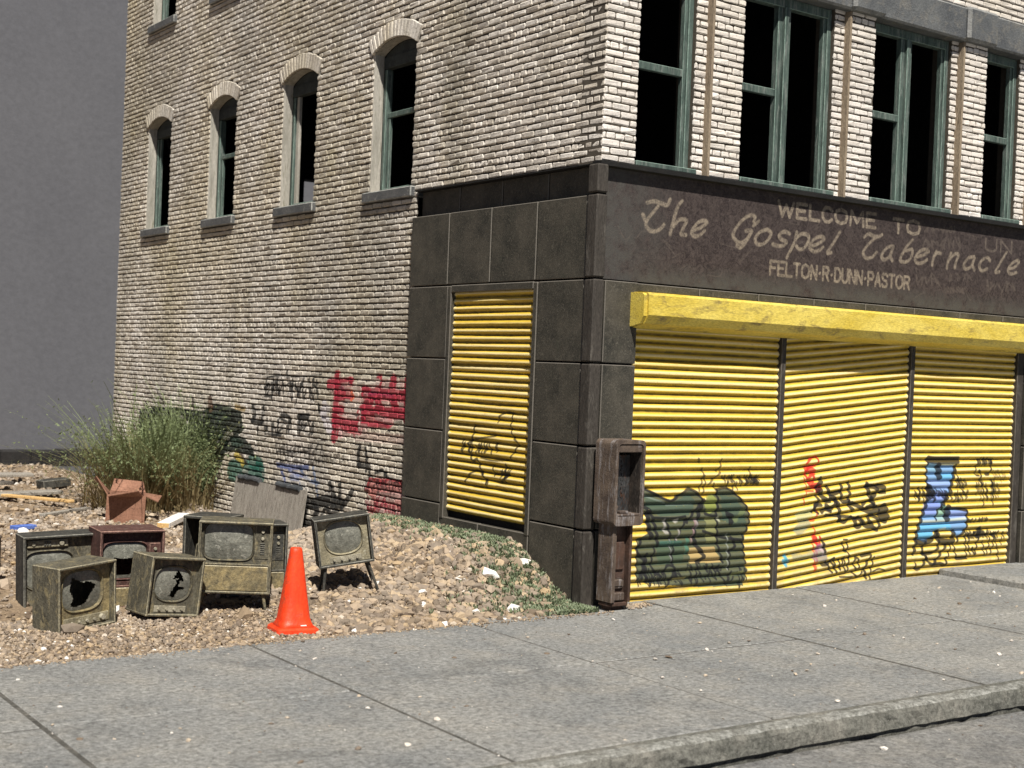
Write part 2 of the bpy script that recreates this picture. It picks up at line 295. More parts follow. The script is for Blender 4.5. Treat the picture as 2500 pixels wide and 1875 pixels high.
for p, wd in (([(590,400),(600,440),(560,480),(570,540)], .04), ([(600,520),(610,590),(660,640),(700,640)], .045), ([(665,490),(680,540),(700,570),(760,560),(820,530)], .035), ([(700,600),(760,640),(740,700),(690,730),(650,700)], .045),
    ([(820,480),(815,580),(830,650),(900,650)], .035), ([(900,450),(905,560),(900,620),(910,700),(950,750)], .035), ([(760,640),(790,700),(800,790),(790,860)], .045), ([(640,800),(760,810),(900,820),(980,840)], .025),
    ([(790,850),(840,880),(890,850),(920,820)], .03), ([(930,670),(1000,700),(1060,740),(1130,765),(1220,740),(1160,700),(1090,720)], .04), ([(1090,460),(1100,530),(1130,600),(1170,660)], .045), ([(1080,480),(1170,490),(1200,540),(1140,620)], .045),
    ([(1200,480),(1280,495)], .045), ([(1240,550),(1300,545)], .035), ([(1050,690),(1120,640),(1170,690)], .025), ([(1280,740),(1260,780),(1290,820)], .12), ([(960,870),(990,930),(1040,900),(1000,830),(960,870)], .04),
    ([(1040,850),(1080,920),(1150,930),(1210,960),(1225,860),(1130,800),(1110,860),(1160,900)], .035), ([(500,760),(540,700),(600,690)], .03), ([(560,600),(580,660),(520,720),(560,780)], .025), ([(600,770),(640,740),(700,760)], .03),
    ([(615,1100),(630,1150),(635,1200)], .03), ([(830,1100),(850,1190),(880,1190),(890,1100)], .018), ([(840,1070),(880,1070)], .014), ([(600,1350),(660,1340),(700,1290),(730,1270)], .022), ([(640,1310),(690,1400),(710,1430)], .02),
    ([(700,1310),(740,1380),(760,1430)], .024), ([(735,1280),(745,1360)], .02), ([(790,1290),(800,1400),(830,1300),(850,1270),(850,1400),(880,1410),(900,1280),(920,1250)], .018), ([(970,1280),(950,1330),(980,1400),(1010,1370),(1000,1280),(975,1270)], .02),
    ([(1040,1250),(1120,1230),(1140,1240),(1070,1380)], .024), ([(1170,1260),(1150,1360),(1130,1500)], .018), ([(940,1430),(1000,1480),(1050,1420)], .016), ([(1070,1390),(1090,1490)], .03), ([(1160,1420),(1230,1390),(1300,1410)], .012), ([(800,1480),(940,1480)], .012),
    ([(910,1270),(890,1220),(880,1200)], .015)): FC.stroke(p, wd, BLK, K, .9)
# shutter three: blue piece
K = (2200, 1080, .20492); BLU = (.15, .31, .54)
FC.fill([(355,245),(480,250),(660,250),(680,330),(650,460),(600,600),(540,740),(600,800),(820,820),(820,900),(800,1050),(700,1130),(640,1060),(500,1040),(430,1080),(330,1210),(240,1160),(270,960),(330,740),(370,640),(350,450)], BLU, K, .95)
for p, c, wd in (([(370,290),(450,300)], (.2, .36, .45), .10), ([(520,420),(650,400)], (.13, .42, .68), .07), ([(380,500),(600,520)], (.28, .38, .66), .10), ([(390,640),(540,640)], (.22, .28, .62), .12), ([(340,800),(470,790)], (.22, .27, .6), .14),
    ([(280,1020),(600,1000)], (.12, .42, .66), .08), ([(260,1120),(400,1110)], (.12, .42, .6), .08), ([(620,860),(800,860)], (.24, .3, .6), .08), ([(290,950),(500,940),(800,910)], (.6, .62, .45), .03), ([(480,1050),(560,1030)], (.5, .6, .55), .03),
    ([(500,260),(680,260)], (.7, .62, .25), .035), ([(490,850),(540,800)], (.25, .42, .2), .10), ([(480,910),(540,900)], (.3, .45, .4), .05)): FC.stroke(p, wd, c, K, .75, .02)
for p, wd in (([(360,205),(420,215),(560,215),(715,215)], .07), ([(355,250),(340,350),(350,460),(355,560)], .025), ([(690,290),(660,420),(600,620),(540,740)], .045), ([(480,300),(490,400)], .09), ([(355,520),(370,600),(355,690),(320,800),(270,940),(230,1100),(190,1330)], .045),
    ([(370,560),(400,620)], .09), ([(580,790),(720,795),(820,815)], .03), ([(590,800),(580,900)], .09), ([(825,820),(820,960),(790,1060),(720,1130),(700,1190)], .028), ([(230,1190),(330,1200),(420,1150),(470,1090)], .05), ([(480,1080),(500,1170),(640,1190),(660,1080)], .06),
    ([(330,1200),(290,1300),(340,1380),(290,1490)], .03), ([(500,1180),(490,1260),(420,1320),(300,1340)], .03), ([(600,1210),(520,1330),(420,1470)], .028), ([(640,1200),(600,1380)], .018), ([(660,1200),(700,1380)], .018), ([(340,1380),(400,1460),(500,1450),(550,1470)], .03),
    ([(700,1390),(820,1380)], .028), ([(580,1380),(575,1470)], .028), ([(210,1450),(210,1520),(270,1510)], .022), ([(520,740),(460,860),(450,930)], .02), ([(510,760),(560,880)], .02), ([(800,1060),(800,1200),(820,1370)], .018), ([(840,1090),(840,1250),(860,1340)], .018),
    ([(880,1260),(920,1340),(940,1200),(970,1080),(900,1080)], .024), ([(970,1040),(1000,1090),(950,1110)], .06), ([(1010,1180),(1020,1260),(1040,1340)], .018), ([(1080,1050),(1090,1200),(1070,1330)], .018), ([(1130,1090),(1140,1200),(1110,1330)], .018), ([(1200,1260),(1195,1400)], .018),
    ([(1160,1120),(1180,1260)], .014), ([(1230,1130),(1230,1220)], .014), ([(690,300),(720,440),(760,560),(800,620)], .016), ([(980,340),(1010,380),(990,450),(1020,520)], .022), ([(960,210),(940,380),(980,400)], .016), ([(1110,210),(1120,300),(1100,380),(1060,390)], .022),
    ([(1020,560),(1030,700),(1010,760)], .014), ([(1130,460),(1140,600),(1130,750)], .016), ([(1060,560),(1080,700)], .016)): FC.stroke(p, wd, BLK, K, .9)
FC.tag((190, 530, 600, 720), 7, .014, BLK, K, .85, 21); FC.tag((960, 190, 1130, 280), 5, .022, BLK, K, .85, 22); FC.tag((940, 440, 1240, 690), 6, .013, BLK, K, .75, 23); FC.tag((700, 430, 830, 560), 3, .014, BLK, K, .8, 24)
FC.tag((840, 900, 1090, 960), 5, .016, BLK, K, .85, 25); FC.tag((800, 1060, 1260, 1150), 9, .016, BLK, K, .85, 26); FC.tag((620, 560, 830, 720), 4, .013, BLK, K, .8, 27); FC.tag((1130, 330, 1280, 480), 3, .012, BLK, K, .6, 28)
# side wall
K = (540, 900, .23512)
SC.fill([(1140,80),(1240,50),(1260,120),(1350,110),(1360,180),(1500,190),(1640,110),(1950,100),(1950,480),(1780,560),(1700,600),(1420,640),(1380,700),(1190,720),(1150,730),(1130,520),(1160,300),(1110,170)], (.52, .27, .26), K, .5)
for p, wd in (([(1200,70),(1190,300),(1170,560),(1165,725)], .13), ([(1115,160),(1240,150),(1350,135)], .12), ([(1200,280),(1270,265),(1340,270)], .15), ([(1180,540),(1300,590),(1430,620)], .17), ([(1200,420),(1250,430)], .12), ([(1340,110),(1350,170)], .07),
    ([(1480,230),(1560,300),(1480,420),(1450,590)], .15), ([(1640,120),(1620,250),(1640,400),(1720,560)], .15), ([(1790,120),(1770,250),(1800,400)], .15), ([(1935,110),(1925,300),(1920,520)], .13), ([(1480,260),(1700,270),(1930,290)], .14), ([(1440,440),(1700,460),(1930,470)], .14), ([(1430,540),(1600,560),(1750,570)], .12), ([(1210,640),(1200,720)], .05), ([(1400,600),(1380,700)], .05)):
    SC.stroke(p, wd, (.36, .024, .048), K, .93, .02)
for p, c, wd, al in (([(1300,360),(1420,380)], (.6, .53, .46), .10, .8), ([(1350,225),(1420,230)], (.5, .4, .34), .10, .7), ([(1290,420),(1400,420)], (.6, .53, .46), .08, .8), ([(1330,480),(1400,490)], (.5, .4, .36), .06, .7), ([(1250,170),(1320,160)], (.55, .4, .35), .05, .6),
    ([(1420,130),(1630,140)], (.6, .53, .46), .08, .8), ([(1380,170),(1400,260)], (.6, .5, .42), .09, .85), ([(1440,440),(1430,600)], (.55, .42, .38), .05, .8), ([(1600,500),(1760,560)], (.5, .33, .3), .07, .7), ([(1830,130),(1850,200)], (.55, .45, .38), .05, .8), ([(1230,640),(1240,700)], (.55, .3, .3), .08, .6), ([(1430,610),(1500,620)], (.5, .36, .32), .10, .6), ([(1240,200),(1300,215)], (.18, .03, .07), .05, .6), ([(1480,260),(1600,250)], (.2, .02, .06), .06, .6), ([(1640,260),(1780,280)], (.25, .02, .06), .05, .6),
    ([(1340,230),(1370,290),(1350,330)], (.6, .12, .05), .04, .9), ([(1220,30),(1220,80)], RED, .04, .7), ([(1400,700),(1900,740)], (.5, .3, .28), .12, .35), ([(1050,460),(1120,620)], (.66, .62, .66), .16, .6), ([(1060,360),(1110,420)], (.66, .62, .66), .10, .5),
    ([(110,1060),(250,1060),(400,1090)], (.01, .11, .08), .32, .85), ([(310,960),(400,1000)], (.01, .11, .08), .20, .85), ([(150,900),(190,930),(220,980)], (.5, .38, .06), .11, .85), ([(180,830),(230,930),(260,990)], (.05, .02, .015), .05, .8),
    ([(580,1000),(700,1020),(900,1030)], (.02, .06, .24), .07, .8), ([(620,1060),(660,1160),(650,1190)], (.02, .07, .28), .06, .7), ([(700,1060),(800,1100),(880,1130)], (.02, .07, .28), .05, .7), ([(820,1040),(900,1150),(1000,1190)], (.03, .1, .26), .05, .7), ([(720,1130),(800,1140)], (.08, .16, .4), .08, .5),
    ([(950,1020),(980,1200),(1000,1330)], (.03, .1, .25), .05, .6), ([(820,1190),(830,1300)], (.03, .1, .25), .04, .6), ([(150,400),(240,420)], (.42, .27, .05), .08, .6)):
    SC.stroke(p, wd, c, K, al, .02)
SC.fill([(-850,430),(-700,400),(-480,400),(-200,440),(-60,360),(60,390),(200,440),(220,560),(230,640),(180,690),(260,740),(330,830),(350,920),(180,870),(100,850),(40,880),(0,1000),(-60,1130),(-250,1180),(-600,1150),(-850,900)], (.012, .022, .018), K, .95)
SC.fill([(-50,680),(150,700),(250,780),(150,820),(20,780)], (.03, .07, .05), K, .5); SC.fill([(-150,460),(10,450),(100,520),(-30,560)], (.04, .07, .045), K, .5)
for p, c, wd, al in (([(-120,330),(-110,400)], (.09, .04, .02), .16, .8), ([(-300,330),(-290,400)], (.03, .02, .02), .08, .8), ([(20,420),(80,400)], (.1, .12, .07), .06, .5)): SC.stroke(p, wd, c, K, al, .02)
for p, wd in (([(680,30),(690,90)], .05), ([(540,100),(540,190),(520,310)], .03), ([(590,90),(580,180),(610,260)], .028), ([(450,200),(500,160),(480,260),(450,280),(520,280),(530,210)], .03), ([(630,100),(660,180),(720,140),(700,250)], .024), ([(740,110),(730,250)], .024), ([(860,100),(820,210),(810,300)], .026),
    ([(960,90),(950,160),(1000,220),(1000,300)], .026), ([(770,160),(790,230),(780,330),(760,380)], .02), ([(920,260),(930,330)], .03), ([(1010,380),(1015,440)], .06), ([(330,400),(350,470),(320,540)], .09), ([(440,400),(430,480),(420,560)], .06), ([(310,540),(420,570)], .06),
    ([(620,480),(700,500),(720,560)], .045), ([(800,500),(900,500)], .09), ([(820,490),(810,570)], .05), ([(380,600),(370,680)], .04), ([(470,620),(500,680),(620,690)], .04), ([(600,510),(680,550)], .03), ([(480,90),(600,70),(700,80),(880,80),(1040,60)], .02),
    ([(570,860),(700,870),(900,860)], .018), ([(1440,810),(1420,900),(1430,1000)], .07), ([(1500,830),(1510,960),(1500,1060)], .05), ([(1550,790),(1560,860)], .04), ([(1460,1010),(1530,1040),(1540,1130),(1520,1220)], .045), ([(1600,1080),(1680,1060),(1720,1150),(1650,1200)], .04),
    ([(1720,1050),(1700,1120),(1830,1170),(1900,1220)], .03), ([(1560,1140),(1680,1170),(1740,1140)], .03), ([(1130,1200),(1150,1280),(1180,1340)], .09), ([(1230,1210),(1230,1300),(1220,1370)], .08), ([(1360,1270),(1300,1370),(1250,1440)], .08), ([(840,1370),(950,1400),(1100,1370),(1250,1400)], .14),
    ([(880,1440),(870,1520),(860,1640)], .10), ([(960,1420),(1000,1480),(960,1540)], .09), ([(1100,1450),(1130,1520),(1200,1480),(1150,1420)], .09), ([(830,1310),(900,1340)], .06), ([(860,1620),(940,1600)], .08), ([(1040,1520),(1080,1440)], .05), ([(1420,1000),(1540,1020)], .05)):
    SC.stroke(p, wd, SBK, K, .93, .012)
SC.tag((560, 770, 1060, 930), 9, .03, (.035, .03, .027), K, .75, 31); SC.tag((560, 930, 1060, 1000), 9, .026, (.035, .03, .027), K, .7, 32); SC.tag((1030, 880, 1300, 980), 4, .026, (.06, .055, .04), K, .65, 33); SC.tag((450, 90, 640, 290), 4, .026, SBK, K, .9, 36); SC.tag((690, 90, 1010, 330), 6, .02, SBK, K, .9, 37); SC.tag((430, 500, 960, 700), 7, .03, SBK, K, .85, 38)
SC.fill([(1540,1130),(1900,1160),(1900,1560),(1860,1560),(1580,1500),(1500,1460),(1560,1340),(1480,1260)], (.38, .03, .04), K, .7)
for p, wd in (([(1620,1320),(1900,1330)], .08), ([(1660,1480),(1850,1500)], .09), ([(1500,1400),(1560,1430)], .06)): SC.stroke(p, wd, (.52, .4, .36), K, .55, .02)
SC.tag((1480, 1150, 1900, 1320), 5, .028, (.03, .012, .015), K, .7, 34); SC.tag((1500, 1320, 1900, 1560), 6, .028, (.22, .012, .03), K, .8, 35)
K = (980, 900, .37372)
for p, wd in (([(640,350),(650,310),(700,285),(735,300),(725,380),(740,450),(770,490),(745,540),(720,590)], .016), ([(480,370),(470,450),(440,500),(470,600),(500,590),(520,640),(540,700),(570,750)], .022), ([(420,740),(450,690),(500,665),(540,690)], .018),
    ([(480,460),(620,440)], .014), ([(520,580),(600,600),(700,600)], .012), ([(600,630),(610,700)], .016), ([(690,630),(680,740)], .026), ([(610,690),(710,690),(650,740)], .014), ([(560,720),(560,780)], .014)): SC.stroke(p, wd, BLK, K, .85)
SC.tag((480, 480, 640, 560), 5, .014, BLK, K, .85, 41); SC.tag((400, 460, 480, 560), 2, .014, BLK, K, .85, 42); SC.tag((640, 650, 720, 740), 3, .012, BLK, K, .8, 43)
IF, IS = FC.image('front_paint'), SC.image('side_paint')
# a few bright paint marks are worn through by the shader below

# ------------------------------------------------------------------ materials
def brick_mat(name, paint):
    g = G(name); x, y, z = g.sep(); r = g.attr('rnd')
    k = g.mix(r, (.55, .49, .415), (.82, .77, .70))
    k = g.mix(g.ramp(g.noise(.35, 5, .65), .42, .62, 0, .6), k, (.48, .41, .27))              # old yellowed render
    k = g.mix(g.ramp(g.noise(.9, 6, .7, g.mapp((1, 1, .35))), .50, .72, 0, .6), k, (.22, .21, .17))   # sooty streaks
    k = g.mix(g.ramp(g.noise(2.2, 5, .7), .6, .8, 0, .5), k, (.74, .70, .66))
    k = g.mix(g.ramp(g.noise(1.1, 5, .7, g.mapp((1.3, 1.3, .22)), .4), .52, .68, 0, .42 if paint else .2), k, (.20, .185, .15))
    k = g.mix(g.ramp(g.noise(.28, 4, .6, g.mapp((1, 1, .8))), .52, .66, 0, .4 if paint else .15), k, (.27, .255, .23))
    k = g.mix(g.ramp(g.noise(.6, 5, .7, g.mapp((1, 1, .5), None)), .54, .72, 0, .45 if paint else .1), k, (.36, .30, .14))
    k = g.mix(g.ramp(g.noise(30, 5, .8), .50, .66, 0, .7), k, (.13, .11, .085)); k = g.mix(g.ramp(g.noise(38, 4, .8, g.mapp((1, 1, 1.3))), .58, .70, 0, .6), k, (.80, .76, .70))                 # chipped paint
    if paint:
        cc = g.image(IS, y, z, SC.L, SC.H); wear = g.ramp(g.noise(26, 4, .7), .80, .64)
        k = g.mix(g.math('MULTIPLY', cc[1], g.math('MULTIPLY', wear, g.ramp(r, .99, .78, .45, .97))), k, cc[0])
    else:
        k = g.mix(.36, k, (.84, .79, .75))
    return g.end(k, .9, g.noise(55, 5, .7), .006, 0, .2)
m_brick_s = brick_mat('painted_brick_side', True); m_brick_f = brick_mat('painted_brick_front', False)
def mortar_mat():
    g = G('mortar'); x, y, z = g.sep(); k = g.mix(g.noise(20), (.05, .042, .033), (.11, .092, .07))
    cc = g.image(IS, y, z, SC.L, SC.H); k = g.mix(g.math('MULTIPLY', g.math('MULTIPLY', cc[1], .55), g.ramp(x, .2, .1)), k, cc[0])
    return g.end(k, .95, g.noise(60), .004)
m_mortar = mortar_mat()
def tile_mat():
    g = G('storefront_tile'); k = g.mix(g.ramp(g.noise(3, 6, .7), .35, .65), (.024, .023, .018), (.068, .060, .046))
    k = g.mix(g.ramp(g.noise(26, 6, .8, None, 2.5), .50, .66, 0, .8), k, (.135, .122, .095))
    k = g.mix(g.ramp(g.noise(5, 4, .7, None, 1.), .62, .75, 0, .4), k, (.05, .058, .038))
    k = g.mix(g.ramp(g.attr('edge'), .2, .9, 0, .55), k, (.20, .18, .155))
    return g.end(k, .7, g.noise(40, 5, .7), .003, 0, .35)
m_tile = tile_mat()
def sign_mat():
    g = G('sign_paint'); x, y, z = g.sep()
    k = g.mix(g.ramp(g.noise(14, 7, .85, None, 1.5), .40, .60), (.018, .012, .012), (.068, .052, .047))
    edge = g.math('MAXIMUM', g.ramp(x, 1.1, .3), g.ramp(z, 3.32, 3.15))
    k = g.mix(g.math('MULTIPLY', edge, g.ramp(g.noise(6, 5, .7), .3, .55)), k, (.062, .058, .052))
    k = g.mix(g.ramp(g.noise(34, 5, .85, None, 3), .56, .68, 0, .7), k, (.15, .125, .105))
    cc = g.image(IF, x, z, FC.L, FC.H); wear = g.ramp(g.noise(34, 5, .8), .66, .40, .05, .95)
    return g.end(g.mix(g.math('MULTIPLY', cc[1], wear), k, cc[0]), .7, g.noise(50, 5, .7), .003, 0, .3)
m_sign = sign_mat()
def yellow_mat(name, img, u, L, H):
    g = G(name); s_ = g.sep(); z = s_[2]
    k = g.mix(g.ramp(g.noise(6, 5, .7, g.mapp((1, 1, 3))), .3, .7), (.66, .43, .028), (.76, .53, .055))
    rd = g.attr('ridge_light'); k = g.mix(g.ramp(rd, .80, 1.06, 0, .75), k, (.92, .78, .44))
    k = g.mix(g.math('MULTIPLY', g.ramp(rd, .74, .28), g.ramp(g.noise(9, 5, .7), .2, .6, .4, .95)), k, (.12, .085, .022))     # dirt in the grooves; lower slat halves darkened as painted shade
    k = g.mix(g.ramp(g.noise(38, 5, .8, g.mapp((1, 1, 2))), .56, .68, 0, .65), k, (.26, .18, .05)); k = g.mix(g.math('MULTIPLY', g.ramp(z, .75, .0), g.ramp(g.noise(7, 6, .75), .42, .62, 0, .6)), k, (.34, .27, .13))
    k = g.mix(g.ramp(g.noise(2.0, 5, .7), .55, .75, 0, .22), k, (.35, .26, .08))
    if img is not None:
        cc = g.image(img, s_[u], z, L, H); wear = g.ramp(g.noise(45, 4, .7), .80, .66)
        k = g.mix(g.math('MULTIPLY', cc[1], wear), k, cc[0])
    return g.end(k, .55, g.noise(60, 4, .7), .002, 0, .35)
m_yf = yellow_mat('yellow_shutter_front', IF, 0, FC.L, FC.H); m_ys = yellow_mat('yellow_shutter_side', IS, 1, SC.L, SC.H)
m_yh = weath('yellow_hood', (.58, .43, .06), (.70, .56, .13), (.28, .21, .07), 2.2, (.6, 1, 1.6), (.54, .68), 50, .25, .5, .003)
m_post = weath('brown_post', (.034, .029, .024), (.058, .050, .042), (.11, .10, .085), 5, (1, 1, .3), fine=70, rough=.7, ew=(.15,.135,.115))
m_green = weath('green_frame', (.042, .064, .055), (.100, .142, .120), (.19, .21, .19), 3, (4, 4, .5), (.5, .66), 60, .3, .75, .004, ew=(.24,.33,.28))
m_jamb = weath('white_jamb', (.28, .265, .225), (.46, .43, .375), (.20, .19, .14), 3, (4, 4, .5), (.55, .7), 40, .25, .85, .005)
m_sill = weath('slate_sill', (.075, .078, .08), (.12, .12, .118), (.3, .29, .26), 5, (1, 1, 1), (.6, .72), 50, .3, .8, .005, ew=(.36,.36,.33))
m_header_shade = weath('header_shade', (.028, .033, .032), (.05, .058, .054), (.09, .10, .09), 5, (1, 1, 1), (.6, .75), 50)  # header colour darkened to stand for the shade under the arch
m_lintel = weath('grey_lintel', (.075, .08, .085), (.13, .135, .135), (.17, .16, .14), 2.5, (1, 1, 1), (.5, .7), 50, .25, .8, .006, ew=(.24,.24,.23))
m_pil = weath('stained_stone', (.22, .17, .12), (.30, .24, .17), (.12, .09, .06), 4, (2, 2, .5), (.55, .7), 50, .3, .85, .006)
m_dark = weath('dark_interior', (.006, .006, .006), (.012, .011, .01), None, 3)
m_walk = None
def walk_mat(name, a, b, fleck=.5, ew=False):
    g = G(name); v = g.tc
    k = g.mix(g.ramp(g.noise(.8, 5, .65), .35, .65), a, b)
    k = g.mix(g.ramp(g.noise(2.4, 6, .7), .48, .70, 0, .5), k, (.34, .315, .27))
    k = g.mix(g.ramp(g.noise(1.3, 6, .75, None, .8), .52, .70, 0, .6), k, tuple(c*.58 for c in a))
    if ew: k = g.mix(g.math('MULTIPLY', g.attr('edge'), g.ramp(g.noise(6, 4, .7), .35, .6, .1, .8)), k, (.33, .33, .305))  # kerb lip paled: worn edge plus a painted highlight
    f = g.noise(24, 7, .9); k = g.mix(1, k, g.mix(g.ramp(f, .38, .62), (.45,)*3, (1.5,)*3), 'MULTIPLY')
    k = g.mix(g.ramp(g.noise(34, 3, .8), .64, .72, 0, fleck), k, (.10, .10, .10))
    k = g.mix(g.ramp(g.noise(46, 3, .8), .65, .71, 0, fleck), k, (.60, .58, .53))
    return g.end(k, .93, g.math('ADD', f, g.math('MULTIPLY', g.noise(14, 4, .7), 1.2)), .012, 0, .15)
m_walk = walk_mat('concrete_slab', (.218, .223, .220), (.305, .300, .280)); m_road = walk_mat('asphalt_road', (.18, .18, .178), (.25, .245, .23), .7)
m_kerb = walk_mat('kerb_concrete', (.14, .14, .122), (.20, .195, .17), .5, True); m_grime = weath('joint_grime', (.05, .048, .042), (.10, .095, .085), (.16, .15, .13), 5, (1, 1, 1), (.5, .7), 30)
m_gnd = weath('dry_soil', (.20, .145, .095), (.31, .23, .15), (.12, .09, .06), 3, (1, 1, 1), (.5, .7), 30, .4, .95, .02)
def peb_mat():
    g = G('pebble'); r = g.attr('rnd'); n = g.n.new('ShaderNodeValToRGB'); g.l.new(r, n.inputs[0]); e = n.color_ramp.elements
    cs = [(0, (.13, .095, .07)), (.24, (.15, .115, .08)), (.42, (.31, .23, .15)), (.56, (.22, .175, .135)), (.76, (.38, .29, .20)), (.89, (.40, .29, .165)), (.965, (.54, .47, .39)), (1, (.8, .77, .72))]
    e[0].position, e[0].color = cs[0][0], (*cs[0][1], 1); e[1].position, e[1].color = 1, (*cs[-1][1], 1)
    for p, c in cs[1:-1]: q = e.new(p); q.color = (*c, 1)
    f = g.noise(40, 4, .7); x, y, z = g.sep(); dust = g.math('MULTIPLY', g.ramp(g.noise(.9, 4, .6), .40, .60), g.ramp(y, .5, 5, .25, .6)); n2 = g.mix(dust, n.outputs[0], (.44, .385, .325)); k = g.mix(1, n2, g.mix(f, (.72,)*3, (1.28,)*3), 'MULTIPLY')
    return g.end(k, .92, f, .006, 0, .2)
m_peb = peb_mat()
def leaf_mat(name, lo, hi, top):
    g = G(name); h = g.attr('hgt'); r = g.attr('rnd'); k = g.mix(g.ramp(h, .15, .6), lo, hi); k = g.mix(g.math('MULTIPLY', r, g.ramp(h, .2, .8)), k, top)
    m = g.end(k, .8, None, 0, 0, .2); t = g.n.new('ShaderNodeBsdfTranslucent'); g.l.new(k, t.inputs[0]); a = g.n.new('ShaderNodeMixShader'); a.inputs[0].default_value = .3
    g.l.new(g.b.outputs[0], a.inputs[1]); g.l.new(t.outputs[0], a.inputs[2]); g.l.new(a.outputs[0], g.n['Material Output'].inputs[0]); return m
m_blade = leaf_mat('dry_grass_blade', (.32, .25, .13), (.125, .155, .06), (.31, .37, .20)); m_weed = leaf_mat('grey_green_weed', (.14, .145, .08), (.19, .235, .13), (.33, .38, .26))
m_tvb = weath('tv_olive', (.060, .055, .040), (.130, .118, .084), (.23, .19, .105), 8, (1, 1, .6), (.52, .68), 60, .4, .75, .006, ew=(.36,.32,.22))
m_tvd = weath('tv_dark', (.026, .026, .023), (.062, .060, .052), (.12, .105, .075), 9, (1, 1, .6), (.55, .7), 60, .4, .75, .006, ew=(.26,.25,.21))
m_tvr = weath('tv_maroon', (.065, .030, .025), (.11, .055, .045), (.15, .11, .085), 9, (1, 1, .6), (.55, .7), 60, .4, .75, .006, ew=(.36,.22,.17))
m_tvo = weath('tv_ochre', (.13, .11, .065), (.30, .235, .115), (.09, .08, .055), 8, (1, 1, .8), (.5, .7), 50, .35, .7, .005, ew=(.55,.50,.36))
m_mask = weath('tv_cream_mask', (.17, .15, .10), (.33, .29, .19), (.42, .40, .31), 9, (1, 1, 1), (.55, .7), 60, .35, .7, .004)
m_scr = weath('tv_dusty_glass', (.10, .10, .082), (.21, .208, .172), (.33, .32, .27), 9, (1, 1, 1), (.58, .7), 60, .3, .45, .004, 0, .5)
m_knob = weath('tv_knob', (.20, .18, .13), (.36, .33, .25), None, 12, fine=80, bump=.002)
m_wood = weath('weathered_wood', (.27, .245, .21), (.36, .33, .285), (.16, .14, .115), 2.2, (6, 6, .8), (.52, .68), 40, .35, .9, .006, ew=(.45,.43,.38))
m_woodd = weath('dark_wood', (.06, .052, .045), (.12, .105, .09), (.2, .18, .15), 4, (1, 1, 1), (.55, .7), 40, .35, .9, .006)
m_char = weath('charred_wood', (.014, .013, .013), (.03, .028, .027), (.09, .085, .08), 3, (1, 1, 1), (.6, .75), 40)
m_cloth = weath('dark_rag', (.05, .055, .06), (.09, .095, .1), None, 5, bump=.01)
m_cone = weath('orange_plastic', (.74, .045, .009), (.86, .065, .014), (.42, .075, .035), 7, (1, 1, .6), (.56, .70), 60, .2, .45, .002, 0, .4)
m_white = weath('white_scrap', (.74, .71, .66), (.82, .80, .77), (.45, .38, .3), 8, (1, 1, 1), (.6, .72), 40, .15)
m_tan = weath('cut_end', (.60, .38, .15), (.68, .45, .2), None, 8)
m_card = weath('red_cardboard', (.22, .11, .07), (.32, .165, .11), (.13, .065, .045), 6, (1, 1, 1), (.55, .72), 40, .25, .9, .004)
m_blue = weath('blue_scrap', (.06, .12, .42), (.12, .2, .55), None, 8)
def rust_mat(name, a, b, c):
    g = G(name); v = g.mapp((9, 9, 1.4)); k = g.mix(g.ramp(g.noise(5, 6, .7), .38, .62), a, b)
    k = g.mix(g.ramp(g.noise(2.2, 5, .75, v), .52, .64, 0, .6), k, c); k = g.mix(g.ramp(g.noise(30, 5, .75), .55, .68, 0, .6), k, (.035, .025, .02))
    return g.end(k, .75, g.noise(45, 5, .7), .006, .1, .3)
m_rust = rust_mat('rusty_metal', (.075, .055, .044), (.145, .108, .08), (.36, .34, .34)); m_rustd = rust_mat('rusty_dark', (.05, .03, .022), (.10, .055, .038), (.13, .10, .09))
m_hood_shade = weath('hood_shade', (.018, .015, .013), (.05, .038, .03), (.14, .12, .10), 9, (1, 1, .5), (.56, .7), 50)  # near-black colour, painted shade for the inside of the phone hood
m_steel = weath('dull_steel', (.04, .04, .04), (.10, .10, .10), (.10, .05, .03), 12, (1, 1, .4), (.5, .65), 60, .5, .45, .005, .5, .5)
m_back = weath('grey_backdrop', (.104, .105, .116), (.116, .117, .128), None, .3, (1, 1, 1), fine=9, fa=.09, rough=.95, bump=.004)

# ------------------------------------------------------------------ ground, sidewalk, road
def hn(x, y):      # smooth bumps
    return (np.sin(x*2.1+y*1.3)+np.sin(x*3.7-y*2.9+1)+np.sin(x*.9+y*4.1+2))/3
def sm(a, b, t): t = np.clip((t-a)/(b-a), 0, 1); return t*t*(3-2*t)
def hz(x, y):
    x = np.asarray(x, float); y = np.asarray(y, float)
    h = .015*hn(x, y)*sm(-.4, 1, y)-.03
    m = .46*sm(.0, 1.15, y)*(1-sm(3.4, 5.6, y)); h = h+m*np.exp(-((np.minimum(x+.25, 0))/1.15)**2)
    h = h+.07*np.exp(-((x+1.9)/.8)**2-((y-1.5)/.8)**2) 
    return h
xs = np.linspace(-16, 0.05, 260); ys = np.linspace(-.45, 19.5, 330); X, Y = np.meshgrid(xs, ys)
Z = hz(X, Y)+rng.normal(0, .006, X.shape)
V = np.stack([X, Y, Z], -1).reshape(-1, 3); nx = len(xs)
I = (np.arange(len(ys)-1)[:, None]*nx+np.arange(nx-1)[None]).ravel()
prop(mk('ground', V, np.stack([I, I+1, I+1+nx, I+nx], 1), m_gnd, smooth=True), kind='structure')
b = MB(); jx = [-40, -34, -28, -22, -16, -13.85, -11.79, -9.73, -7.68, -5.63, -3.575, -1.51, .72, 2.86, 5.3]
